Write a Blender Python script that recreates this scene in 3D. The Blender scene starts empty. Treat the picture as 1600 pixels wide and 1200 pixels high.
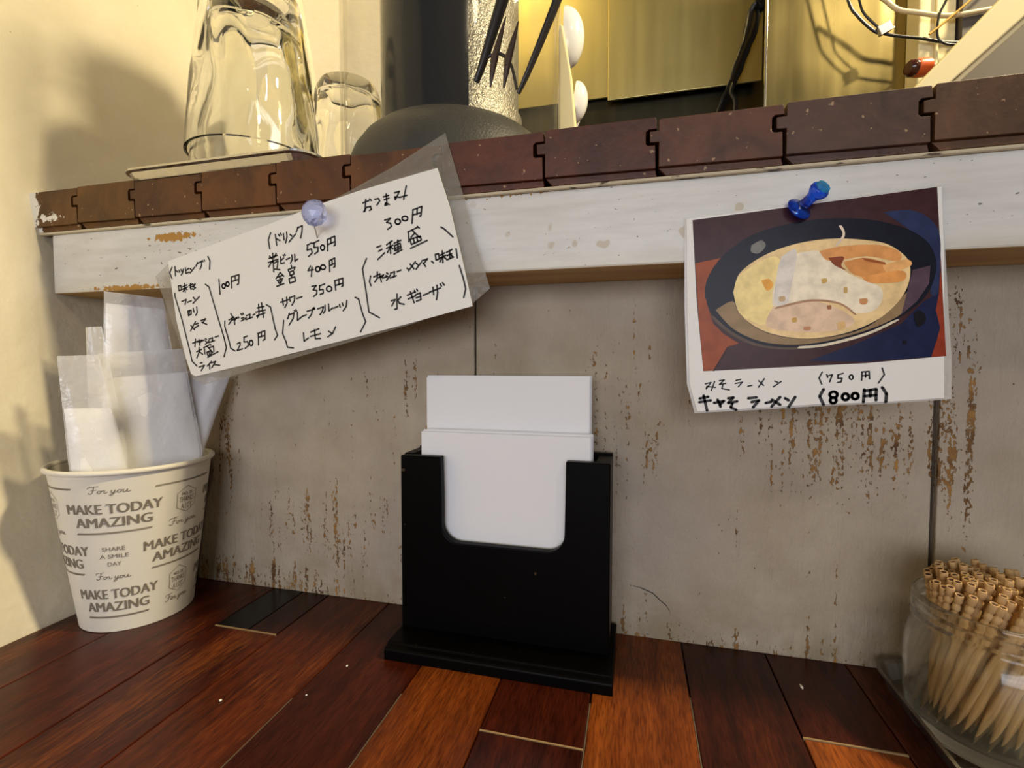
import bpy, bmesh, math, random
from mathutils import Vector, Matrix, noise
from mathutils.geometry import tessellate_polygon

scene = bpy.context.scene
COL = scene.collection
R = math.radians

# ------------------------------------------------------------------ camera, world, lights, exposure
cam_data = bpy.data.cameras.new('camera')
cam_data.sensor_fit = 'HORIZONTAL'
cam_data.sensor_width = 36.0
cam_data.lens = 36.0 * 755.0 / 1600.0
cam_data.clip_start = 0.01
cam = bpy.data.objects.new('camera', cam_data)
COL.objects.link(cam)
cam.location = (0.4412, -0.365, 0.203)
cam.rotation_euler = (R(90 - 2.3), 0, R(14.2))
scene.camera = cam

world = bpy.data.worlds.new('room_air')
scene.world = world
world.use_nodes = True
bg = world.node_tree.nodes['Background']
bg.inputs[0].default_value = (0.95, 0.84, 0.70, 1)
bg.inputs[1].default_value = 0.10


def area(name, loc, target, sx, sy, watts, color):
    d = bpy.data.lights.new(name, 'AREA')
    d.shape = 'RECTANGLE'
    d.size, d.size_y, d.energy, d.color = sx, sy, watts, color
    o = bpy.data.objects.new(name, d)
    COL.objects.link(o)
    o.location = loc
    o.rotation_euler = (Vector(target) - Vector(loc)).to_track_quat('-Z', 'Y').to_euler()
    return o


def bulb(name, loc, radius, watts, color):
    d = bpy.data.lights.new(name, 'POINT')
    d.shadow_soft_size, d.energy, d.color = radius, watts, color
    o = bpy.data.objects.new(name, d)
    COL.objects.link(o)
    o.location = loc
    return o


# warm pendant over the counter, up to the right; window daylight from the shop front behind the viewer; kitchen lamp
bulb('pendant_bulb', (1.15, -0.060, 1.10), 0.050, 74.0, (1.0, 0.83, 0.50))
bulb('ceiling_bulb', (1.28, -1.06, 1.45), 0.06, 11.0, (1.0, 0.82, 0.52))
area('shop_window', (0.45, -2.2, 0.45), (0.4, 0.0, 0.22), 1.5, 0.8, 24.0, (0.90, 0.92, 1.0))
bulb('kitchen_bulb', (0.16, 0.10, 1.15), 0.06, 4.0, (1.0, 0.75, 0.28))

vs = scene.view_settings
vs.view_transform = 'Standard'
vs.look = 'None'
vs.exposure = 0.0
vs.gamma = 1.0
vs.use_curve_mapping = False


# ------------------------------------------------------------------ helpers
def lin(r, g, b):
    f = lambda c: (c / 255 / 12.92) if c <= 10 else ((c / 255 + 0.055) / 1.055) ** 2.4
    return (f(r), f(g), f(b), 1.0)


class NT:
    """small node-tree writer"""
    def __init__(self, name, rough=0.5, color=(0.8, 0.8, 0.8, 1), metal=0.0, spec=0.5):
        self.m = bpy.data.materials.new(name)
        self.m.use_nodes = True
        self.t = self.m.node_tree
        self.b = self.t.nodes['Principled BSDF']
        self.out = self.t.nodes['Material Output']
        self.b.inputs['Base Color'].default_value = color
        self.b.inputs['Roughness'].default_value = rough
        self.b.inputs['Metallic'].default_value = metal
        self.b.inputs['Specular IOR Level'].default_value = spec
        self._co = None

    def n(self, kind, **kw):
        o = self.t.nodes.new(kind)
        for k, v in kw.items():
            setattr(o, k, v)
        return o

    def link(self, a, b):
        self.t.links.new(a, b)

    def co(self, scale=(1, 1, 1), loc=(0, 0, 0)):
        if self._co is None:
            self._co = self.n('ShaderNodeTexCoord')
        mp = self.n('ShaderNodeMapping')
        mp.inputs['Scale'].default_value = scale
        mp.inputs['Location'].default_value = loc
        self.link(self._co.outputs['Object'], mp.inputs['Vector'])
        return mp.outputs[0]

    def noise(self, scale, vec, detail=4.0, rough=0.55, dist=0.0):
        o = self.n('ShaderNodeTexNoise')
        o.inputs['Scale'].default_value = scale
        o.inputs['Detail'].default_value = detail
        o.inputs['Roughness'].default_value = rough
        o.inputs['Distortion'].default_value = dist
        self.link(vec, o.inputs['Vector'])
        return o.outputs['Fac']

    def ramp(self, fac, *stops):
        o = self.n('ShaderNodeValToRGB')
        e = o.color_ramp.elements
        while len(e) < len(stops):
            e.new(0.5)
        for el, (p, c) in zip(e, stops):
            el.position = p
            el.color = c if isinstance(c, (tuple, list)) else (c, c, c, 1)
        self.link(fac, o.inputs[0])
        return o.outputs[0]

    def mix(self, fac, a, b, blend='MIX'):
        o = self.n('ShaderNodeMix', data_type='RGBA', blend_type=blend)
        for sock, v in ((o.inputs[0], fac), (o.inputs[6], a), (o.inputs[7], b)):
            if isinstance(v, (int, float)):
                sock.default_value = v
            elif isinstance(v, (tuple, list)):
                sock.default_value = v
            else:
                self.link(v, sock)
        return o.outputs[2]

    def math(self, op, a, b=0.0, c=0.0):
        o = self.n('ShaderNodeMath', operation=op)
        for i, v in enumerate((a, b, c)):
            if isinstance(v, (int, float)):
                o.inputs[i].default_value = v
            else:
                self.link(v, o.inputs[i])
        return o.outputs[0]

    def xyz(self):
        s = self.n('ShaderNodeSeparateXYZ')
        if self._co is None:
            self._co = self.n('ShaderNodeTexCoord')
        self.link(self._co.outputs['Object'], s.inputs[0])
        return s.outputs

    def blob(self, ax, bx, ca, cb, ra, rb):
        """soft elliptical mask: 1 in the middle, 0 outside"""
        d1 = self.math('DIVIDE', self.math('SUBTRACT', ax, ca), ra)
        d2 = self.math('DIVIDE', self.math('SUBTRACT', bx, cb), rb)
        d = self.math('ADD', self.math('MULTIPLY', d1, d1), self.math('MULTIPLY', d2, d2))
        o = self.n('ShaderNodeMath', operation='SUBTRACT', use_clamp=True)
        o.inputs[0].default_value = 1.0
        self.link(d, o.inputs[1])
        return o.outputs[0]

    def color(self, sock):
        self.link(sock, self.b.inputs['Base Color'])

    def bump(self, h, strength=0.3, dist=0.001):
        o = self.n('ShaderNodeBump')
        o.inputs['Strength'].default_value = strength
        o.inputs['Distance'].default_value = dist
        self.link(h, o.inputs['Height'])
        self.link(o.outputs[0], self.b.inputs['Normal'])

    def see_through(self, amount, tint=(1, 1, 1, 1)):
        """thin clear film: part of the light passes straight on"""
        tr = self.n('ShaderNodeBsdfTransparent')
        tr.inputs[0].default_value = tint
        mx = self.n('ShaderNodeMixShader')
        if isinstance(amount, (int, float)):
            mx.inputs[0].default_value = amount
        else:
            self.link(amount, mx.inputs[0])
        self.link(self.b.outputs[0], mx.inputs[1])
        self.link(tr.outputs[0], mx.inputs[2])
        self.link(mx.outputs[0], self.out.inputs[0])


def plain(name, color, rough=0.5, metal=0.0, spec=0.5):
    return NT(name, rough, color, metal, spec).m


def link_obj(o, parent=None):
    COL.objects.link(o)
    if parent is not None:
        o.parent = parent
        o.matrix_parent_inverse = Matrix.Translation(-parent.location)
    return o


def tag(o, label=None, cat=None, group=None, kind=None):
    if label: o['label'] = label
    if cat: o['category'] = cat
    if group: o['group'] = group
    if kind: o['kind'] = kind
    return o


def thing(name, loc, label, cat, group=None):
    o = bpy.data.objects.new(name, None)
    o.empty_display_size = 0.02
    o.location = loc
    COL.objects.link(o)
    return tag(o, label, cat, group)


def mesh_obj(name, bm, mats, parent=None, smooth=False, bevel=0.0, seg=2):
    bmesh.ops.recalc_face_normals(bm, faces=bm.faces)
    me = bpy.data.meshes.new(name)
    bm.to_mesh(me)
    bm.free()
    for m in (mats if isinstance(mats, (list, tuple)) else [mats]):
        me.materials.append(m)
    if smooth:
        me.polygons.foreach_set('use_smooth', [True] * len(me.polygons))
        me.set_sharp_from_angle(angle=R(48))
    o = bpy.data.objects.new(name, me)
    link_obj(o, parent)
    if bevel:
        md = o.modifiers.new('soft_edges', 'BEVEL')
        md.width = bevel
        md.segments = seg
        md.limit_method = 'ANGLE'
    return o


def add_box(bm, x0, x1, y0, y1, z0, z1, mat=0):
    v = [bm.verts.new(p) for p in ((x0, y0, z0), (x1, y0, z0), (x1, y1, z0), (x0, y1, z0),
                                   (x0, y0, z1), (x1, y0, z1), (x1, y1, z1), (x0, y1, z1))]
    for f in ((0, 3, 2, 1), (4, 5, 6, 7), (0, 1, 5, 4), (1, 2, 6, 5), (2, 3, 7, 6), (3, 0, 4, 7)):
        bm.faces.new([v[i] for i in f]).material_index = mat


def box(name, x0, x1, y0, y1, z0, z1, mat, parent=None, bevel=0.0):
    bm = bmesh.new()
    add_box(bm, x0, x1, y0, y1, z0, z1)
    return mesh_obj(name, bm, mat, parent, bevel=bevel)


def add_prism(bm, pts, y0, y1, mat=0):
    """outline in x-z, run from y0 (front) to y1"""
    a = [bm.verts.new((p[0], y0, p[1])) for p in pts]
    b = [bm.verts.new((p[0], y1, p[1])) for p in pts]
    n = len(pts)
    fs = [bm.faces.new(a), bm.faces.new(b[::-1])]
    for i in range(n):
        fs.append(bm.faces.new((a[i], b[i], b[(i + 1) % n], a[(i + 1) % n])))
    for f in fs:
        f.material_index = mat
    return fs


def add_lathe(bm, prof, c=(0, 0, 0), seg=48, wob=None, closed=False):
    """profile of (r, z) turned round the z axis; r = 0 ends are closed to a point"""
    rings = []
    for i, (r, z) in enumerate(prof):
        if r < 1e-6:
            rings.append([bm.verts.new((c[0], c[1], c[2] + z))])
            continue
        ring = []
        for k in range(seg):
            a = 2 * math.pi * k / seg
            rr = r * (wob(a, z, i) if wob else 1.0)
            ring.append(bm.verts.new((c[0] + rr * math.cos(a), c[1] + rr * math.sin(a), c[2] + z)))
        rings.append(ring)
    pairs = list(zip(rings, rings[1:]))
    if closed:
        pairs.append((rings[-1], rings[0]))
    for A, B in pairs:
        for k in range(seg):
            j = (k + 1) % seg
            if len(A) == 1 and len(B) == 1:
                continue
            if len(A) == 1:
                bm.faces.new((A[0], B[k], B[j]))
            elif len(B) == 1:
                bm.faces.new((A[k], A[j], B[0]))
            else:
                bm.faces.new((A[k], A[j], B[j], B[k]))


def add_tube(bm, pts, r, seg=10, flat=1.0):
    """round bar along a path of points"""
    P = [Vector(p) for p in pts]
    rr = r if isinstance(r, (list, tuple)) else [r] * len(P)
    up = Vector((0.13, 0.31, 0.94)).normalized()
    rings = []
    for i, p in enumerate(P):
        t = (P[min(i + 1, len(P) - 1)] - P[max(i - 1, 0)]).normalized()
        s = t.cross(up)
        if s.length < 1e-3:
            s = t.cross(Vector((1, 0, 0)))
        s.normalize()
        u = s.cross(t).normalized()
        rings.append([bm.verts.new(p + rr[i] * (math.cos(2 * math.pi * k / seg) * s + flat * math.sin(2 * math.pi * k / seg) * u)) for k in range(seg)])
    for A, B in zip(rings, rings[1:]):
        for k in range(seg):
            bm.faces.new((A[k], A[(k + 1) % seg], B[(k + 1) % seg], B[k]))
    bm.faces.new(rings[0][::-1])
    bm.faces.new(rings[-1])


def smooth_path(pts, n=6):
    P = [Vector(p) for p in pts]
    out = []
    for i in range(len(P) - 1):
        p0, p1, p2, p3 = P[max(i - 1, 0)], P[i], P[i + 1], P[min(i + 2, len(P) - 1)]
        for k in range(n):
            t = k / n
            out.append(0.5 * ((2 * p1) + (p2 - p0) * t + (2 * p0 - 5 * p1 + 4 * p2 - p3) * t * t + (3 * p1 - p0 - 3 * p2 + p3) * t ** 3))
    out.append(P[-1])
    return out


def ribbon2d(pts, w):
    """2-D pen stroke with round ends: list of polygons (quads and caps)"""
    P = [Vector((p[0], p[1])) for p in pts]
    polys = []
    for a, b in zip(P, P[1:]):
        d = b - a
        if d.length < 1e-7:
            continue
        d.normalize()
        n = Vector((-d.y, d.x)) * (w / 2)
        polys.append([a + n, a - n, b - n, b + n])
    for p in P:
        polys.append([p + Vector((math.cos(k * math.pi / 3), math.sin(k * math.pi / 3))) * (w / 2) for k in range(6)])
    return polys


def pairs(flat):
    return [(flat[i] * 1e-4, flat[i + 1] * 1e-4) for i in range(0, len(flat), 2)]


# ------------------------------------------------------------------ baked tracings (tenths of a millimetre on the sheet)
NOTE_INK=[[2584,3145,2631,3157],[2607,3168,2599,3087,2590,3085,2612,3113,2643,3116,2649,3096,2634,3090],[2635,3168,2650,3156],[2676,3162,2704,3165,2713,3148,2692,3123],[2741,3173,2781,3180],[2747,3153,2783,3161],[2762,3190,2768,3117,2752,3115,2756,3131,2785,3118],[2825,3193,2861,3200,2830,3147,2826,3166,2866,3160,2916,3169],[2912,3231,2892,3144],[2749,3016,2793,3024,2763,2999,2793,2991,2799,2970,2771,2952],[2854,3014,2863,3008,2867,3000,2865,2991,2859,2984,2850,2981,2839,2983,2831,2989,2827,2997,2828,3006,2834,3013,2844,3016,2854,3014],[2908,3030,2917,3025,2921,3017,2920,3009,2913,3002,2903,3000,2892,3002,2884,3007,2879,3015,2880,3023,2887,3029,2897,3032,2908,3030],[2959,3059,2952,2980],[2957,3068,3024,3086,3017,3025,3008,3024],[2959,3035,3020,3046],[2990,3074,2989,3036],[2688,2836,2719,2845],[2700,2808,2727,2820],[2693,2752,2746,2795],[2761,2848,2804,2872],[2761,2824,2809,2843],[2789,2868,2791,2787],[2789,2830,2767,2796],[2794,2835,2809,2818],[2818,2855,2869,2872],[2821,2839,2824,2804,2869,2820,2863,2853,2821,2839],[2825,2820,2865,2833],[2845,2875,2848,2798],[2817,2782,2877,2809],[2921,2924,2993,2951],[2925,2924,2928,2859],[2952,2934,3007,2881],[2970,2912,2944,2888],[2991,2956,3005,2945],[2937,2875,2946,2839,3018,2864,3012,2891,2937,2875],[2961,2879,2969,2846],[2986,2885,2993,2855],[2940,2814,3062,2859],[3160,2941,3183,2927,3244,2871],[2607,2764,2575,2694,2604,2517,2621,2395,2701,2354],[2637,2642,2628,2604,2639,2576],[2661,2635,2710,2653],[2689,2667,2688,2623,2669,2600],[2698,2628,2737,2646,2722,2631],[2707,2650,2719,2598],[2728,2624,2759,2631],[2760,2658,2770,2650],[2755,2640,2766,2633],[2758,2607,2789,2643],[2789,2654,2820,2664,2813,2627],[2786,2622,2832,2635],[2837,2662,2867,2672],[2912,2683,2921,2676],[2974,2723,2924,2665],[2935,2709,2964,2676],[2980,2712,2991,2703],[2979,2673,3017,2716],[3021,2726,3064,2738,3034,2706],[3030,2712,3049,2687],[3092,2720,3105,2708],[3119,2763,3124,2726,3147,2732,3142,2767,3119,2763],[3153,2756,3187,2770],[3151,2738,3195,2754],[3169,2784,3173,2706],[3170,2745,3151,2712],[3174,2748,3195,2730],[3199,2772,3238,2790],[3204,2751,3235,2762],[3201,2723,3248,2740],[3221,2781,3223,2731],[3232,2752,3240,2743],[3266,2792,3275,2732],[2836,2511,2835,2411,2818,2408],[2793,2467,2823,2474,2796,2432],[2865,2491,2842,2470,2853,2448,2889,2440],[2913,2500,2966,2520],[2919,2475,2974,2495],[2936,2523,2963,2448],[2966,2531,2973,2519],[2982,2539,2989,2527],[2976,2502,3008,2513,3013,2468,2980,2458],[2978,2480,3011,2490],[3030,2496,3073,2511],[3077,2516,3154,2540],[3100,2547,3106,2497],[3129,2559,3134,2509,3125,2464],[3152,2568,3161,2552],[3170,2574,3182,2558],[3288,2681,3316,2596,3332,2528,3318,2471],[1829,2991,1807,2940,1819,2876],[1869,2976,1879,2899],[1873,2947,1907,2930],[1897,2975,1905,2962],[1913,2983,1921,2968],[1938,2978,1943,2932],[1965,2987,1968,2953,1955,2911],[1994,2968,2009,2956],[1984,2915,2041,2969],[2062,3017,2046,2982],[2057,3010,2097,3024,2093,2979,2081,2938],[1810,2807,1882,2826],[1843,2842,1844,2776],[1816,2824,1832,2805],[1873,2840,1855,2810],[1803,2776,1887,2797],[1838,2788,1806,2745],[1846,2787,1849,2708],[1855,2770,1888,2785,1878,2734],[1857,2727,1901,2721],[1909,2813,1912,2764,1943,2769],[1913,2787,1936,2803],[1932,2825,1937,2817],[1945,2830,1950,2821],[1958,2791,1988,2801],[2005,2821,2008,2790,1993,2763],[2029,2824,2030,2775,2055,2790],[2134,2883,2172,2897],[2139,2883,2133,2849,2169,2855,2175,2827,2146,2803],[2179,2892,2232,2911],[2192,2896,2191,2863,2223,2863,2222,2833,2196,2818],[2267,2876,2274,2870,2277,2861,2276,2851,2271,2844,2263,2840,2254,2842,2247,2848,2244,2857,2245,2867,2250,2874,2258,2878,2267,2876],[2300,2907,2302,2833],[2298,2912,2360,2933,2363,2872,2352,2866],[2301,2876,2359,2894],[2328,2921,2329,2883],[1904,2700,1868,2657],[1904,2700,1934,2672],[1883,2668,1926,2679],[1875,2642,1925,2656],[1901,2675,1902,2609],[1886,2635,1893,2622],[1919,2643,1909,2627],[1872,2601,1935,2619],[1998,2747,2003,2731],[1975,2706,1973,2718,2030,2733,2024,2717],[1983,2700,1988,2674,2021,2684,2016,2708,1983,2700],[1978,2652,1984,2619,2033,2633,2027,2663,1978,2652],[2001,2676,2001,2659],[2160,2735,2138,2702,2183,2708],[2172,2725,2165,2660],[2226,2726,2233,2720,2237,2711,2236,2702,2230,2695,2221,2691,2212,2693,2204,2699,2201,2707,2202,2717,2208,2724,2216,2727,2226,2726],[2269,2736,2277,2730,2281,2722,2280,2714,2274,2707,2265,2704,2255,2705,2247,2711,2243,2719,2244,2728,2250,2734,2259,2737,2269,2736],[2314,2757,2316,2687],[2312,2763,2357,2781,2359,2722,2347,2714],[2316,2729,2357,2744],[2335,2771,2337,2735],[1902,2484,1971,2502],[1920,2509,1926,2462],[1955,2519,1958,2476,1938,2445],[1979,2516,1984,2490],[1979,2514,2024,2528,2019,2489,1998,2461],[2038,2507,2084,2518],[2168,2589,2205,2594,2177,2564,2209,2558,2206,2534,2180,2516],[2230,2590,2272,2602],[2232,2592,2229,2562,2259,2565,2261,2538,2235,2530],[2317,2583,2326,2577,2330,2569,2329,2559,2322,2552,2312,2549,2300,2550,2291,2556,2287,2565,2288,2574,2295,2581,2305,2585,2317,2583],[2356,2618,2361,2556],[2353,2621,2419,2637,2420,2585,2409,2578],[2359,2588,2418,2602],[2387,2630,2389,2592],[1926,2353,1915,2256,1945,2192,1954,2157,2005,2151],[1975,2403,1961,2364],[1970,2389,2015,2405,2007,2365,1971,2317],[2018,2422,2024,2413],[2031,2427,2038,2416],[2044,2407,2043,2350,2083,2377],[2087,2379,2118,2388],[2125,2413,2171,2424,2161,2390,2137,2365],[2183,2437,2186,2435,2187,2432,2187,2429,2185,2427,2182,2426,2178,2426,2175,2428,2174,2431,2175,2434,2177,2436,2180,2437,2183,2437],[2213,2428,2260,2441,2250,2410,2231,2386],[2273,2452,2273,2415,2260,2396],[2301,2460,2305,2411,2335,2431],[2344,2429,2378,2441],[2389,2454,2396,2434],[2412,2464,2419,2445],[2449,2480,2444,2439,2419,2409],[2514,2500,2541,2488,2571,2385,2595,2329,2554,2258],[2091,2259,2096,2199,2133,2222],[2151,2263,2220,2286],[2150,2233,2233,2251],[2184,2281,2190,2216,2232,2217],[2299,2267,2321,2255],[2292,2227,2332,2252,2356,2297],[919,2786,894,2746,915,2700],[947,2789,950,2719],[952,2762,976,2746],[986,2760,993,2745],[1005,2765,1012,2750],[1028,2767,1020,2741,1005,2722],[1047,2777,1050,2733,1083,2741],[1048,2752,1079,2770],[1093,2767,1106,2758],[1092,2735,1135,2775],[1164,2811,1147,2782],[1161,2802,1202,2817,1201,2786,1185,2758],[1209,2823,1215,2815],[1226,2826,1231,2818],[1262,2851,1281,2817,1275,2754],[974,2639,981,2601,1005,2611,999,2642,974,2639],[1016,2631,1058,2645],[1015,2613,1063,2629],[1036,2656,1040,2590],[1038,2618,1020,2595],[1041,2621,1058,2608],[1078,2638,1112,2649],[1086,2625,1111,2631],[1091,2654,1094,2610,1111,2613],[1117,2641,1137,2648,1120,2627,1140,2621,1119,2607],[1233,2642,1266,2621,1326,2435,1395,2229,1413,2158,1389,2090],[938,2586,939,2563,1001,2380,1072,2125,1087,2057,1133,2019],[1004,2519,1047,2533,1035,2495],[1059,2511,1096,2522],[1114,2548,1131,2532],[1110,2500,1174,2552],[1062,2444,1092,2450,1091,2419,1065,2408,1060,2442],[1078,2449,1070,2413],[1111,2465,1119,2434],[1145,2473,1149,2429,1133,2409],[1130,2361,1081,2291],[1085,2333,1119,2299],[1126,2341,1155,2347],[1121,2311,1159,2332],[1181,2367,1228,2381,1198,2349],[1191,2355,1237,2337],[1097,2195,1149,2210],[1126,2226,1118,2168],[1144,2204,1188,2219,1170,2199],[1159,2225,1167,2177],[1190,2212,1211,2220],[1221,2229,1230,2223],[1220,2210,1230,2205],[1219,2185,1255,2213],[1254,2225,1288,2235,1283,2206],[1249,2198,1305,2213],[1311,2240,1344,2248],[1134,2129,1181,2147],[1158,2162,1156,2124,1134,2082],[1160,2129,1191,2109],[1202,2160,1252,2179],[1207,2156,1212,2113],[1235,2169,1286,2122],[1261,2185,1272,2177],[1251,2158,1294,2170,1297,2131],[1231,2124,1239,2099,1274,2110,1267,2137,1231,2124],[1251,2128,1255,2106],[1238,2086,1335,2128],[1165,2041,1184,2045],[1152,2010,1205,2025,1173,1983],[1272,2054,1231,2019],[1252,2034,1254,1996],[1270,2043,1311,2054,1272,2005],[1294,2030,1348,2025],[1360,2674,1367,2562],[1407,2638,1413,2633,1416,2624,1415,2615,1410,2608,1403,2605,1395,2606,1389,2612,1386,2620,1388,2629,1392,2636,1400,2639,1407,2638],[1443,2651,1449,2645,1452,2637,1451,2629,1446,2622,1439,2619,1431,2620,1425,2626,1422,2634,1423,2642,1428,2649,1435,2652,1443,2651],[1473,2685,1475,2604],[1473,2687,1543,2701,1537,2634,1525,2628],[1474,2652,1538,2666],[1507,2694,1509,2659],[1405,2359,1403,2318,1438,2211,1452,2154,1491,2133],[1442,2366,1488,2388],[1460,2414,1477,2389,1464,2361,1439,2333],[1472,2365,1509,2379,1498,2364],[1488,2381,1495,2332],[1514,2384,1519,2376],[1528,2388,1533,2380],[1552,2411,1562,2400],[1568,2414,1575,2406],[1557,2376,1577,2381],[1554,2356,1600,2379],[1602,2395,1634,2405,1631,2373],[1596,2365,1656,2383],[1660,2398,1678,2405],[1686,2419,1771,2433],[1692,2390,1765,2410],[1711,2476,1714,2407,1698,2377],[1737,2486,1752,2378],[1697,2449,1759,2459],[1780,2470,1815,2452,1852,2292,1871,2245,1843,2211],[1512,2186,1539,2197,1538,2175,1511,2136,1561,2148],[1572,2233,1606,2244],[1577,2233,1574,2199,1608,2202,1613,2172,1583,2151],[1645,2211,1651,2204,1654,2194,1653,2184,1648,2175,1641,2171,1633,2172,1626,2178,1623,2188,1624,2199,1629,2208,1637,2212,1645,2211],[1703,2258,1703,2175],[1698,2260,1761,2281,1760,2216,1743,2210],[1702,2232,1758,2245],[1730,2270,1731,2236]]
CARD_INK=[[4824,1915,4855,1924,4829,1885,4832,1900,4880,1895],[4875,1929,4857,1875],[4901,1934,4928,1940,4902,1912,4937,1919],[4921,1912,4916,1888,4957,1881],[4992,1937,5018,1944],[4988,1919,5027,1927,5005,1900],[5057,1904,5079,1909],[5144,1949,5113,1898],[5114,1936,5140,1909],[5198,1935,5216,1927],[5192,1902,5232,1932],[5441,1988,5426,1954,5440,1919],[5464,1974,5469,1957],[5466,1965,5492,1974,5479,1932],[5518,1972,5545,1981],[5520,1971,5520,1952,5540,1954,5536,1933,5519,1930],[5588,1972,5592,1968,5594,1962,5594,1955,5591,1950,5587,1947,5582,1948,5578,1952,5576,1958,5576,1964,5579,1970,5583,1972,5588,1972],[5637,1987,5636,1943],[5635,1989,5671,1993,5674,1951],[5639,1968,5671,1972],[5654,1989,5655,1960],[5733,2011,5744,1975,5717,1928]]
CARD_BOLD_INK=[[4793,1827,4841,1838],[4791,1805,4856,1817],[4815,1845,4836,1754],[4874,1802,4929,1815,4908,1794],[4893,1822,4910,1781],[4951,1831,4981,1837,4951,1803,5001,1814],[4975,1801,4966,1778,4997,1763],[5060,1833,5104,1839],[5078,1811,5118,1822,5087,1780],[5154,1807,5183,1815],[5229,1843,5185,1787],[5186,1827,5230,1798],[5254,1837,5273,1825],[5274,1786,5307,1845],[5450,1891,5431,1850,5452,1803],[5507,1877,5515,1872,5519,1864,5518,1854,5513,1847,5504,1843,5494,1844,5486,1849,5481,1858,5482,1867,5488,1874,5497,1878,5507,1877],[5505,1845,5511,1840,5515,1832,5514,1823,5509,1816,5502,1812,5494,1813,5487,1818,5484,1826,5485,1835,5489,1842,5496,1845,5505,1845],[5565,1867,5572,1862,5575,1853,5575,1843,5570,1835,5562,1831,5554,1832,5547,1838,5543,1847,5544,1856,5549,1864,5556,1868,5565,1867],[5612,1871,5619,1866,5622,1857,5622,1848,5617,1841,5609,1837,5601,1838,5594,1843,5590,1851,5591,1860,5596,1868,5603,1872,5612,1871],[5650,1892,5648,1822],[5652,1884,5708,1895,5708,1833],[5653,1855,5708,1862],[5679,1890,5680,1854],[5736,1905,5757,1869,5755,1824]]
NOTE_PAPER=[880,2835,1358,2949,1816,3055,2194,3154,2552,3230,2844,3281,3136,3329,3221,3072,3308,2722,3378,2414,2929,2311,2333,2183,1680,2048,1116,1939,1074,1959,1028,2078,945,2377]
NOTE_SLEEVE=[742,2724,872,2817,1585,2988,2084,3128,2397,3210,2794,3365,3190,3554,3242,3371,3308,3158,3395,2842,3495,2527,3376,2432,2926,2303,2328,2156,1673,2000,1187,1875,1078,1919,1009,2078,905,2329]
CARD_PAPER=[4704,2895,5368,2935,5980,2972,6002,2603,6025,1851,5767,1826,5425,1805,5095,1776,4781,1750,4735,1914,4715,2372]
CARD_FILM=[4693,2909,5369,2947,5982,2983,6018,2536,6056,2063,6062,1845,5769,1815,5427,1794,5097,1764,4767,1738,4721,1914,4701,2373]
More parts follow.
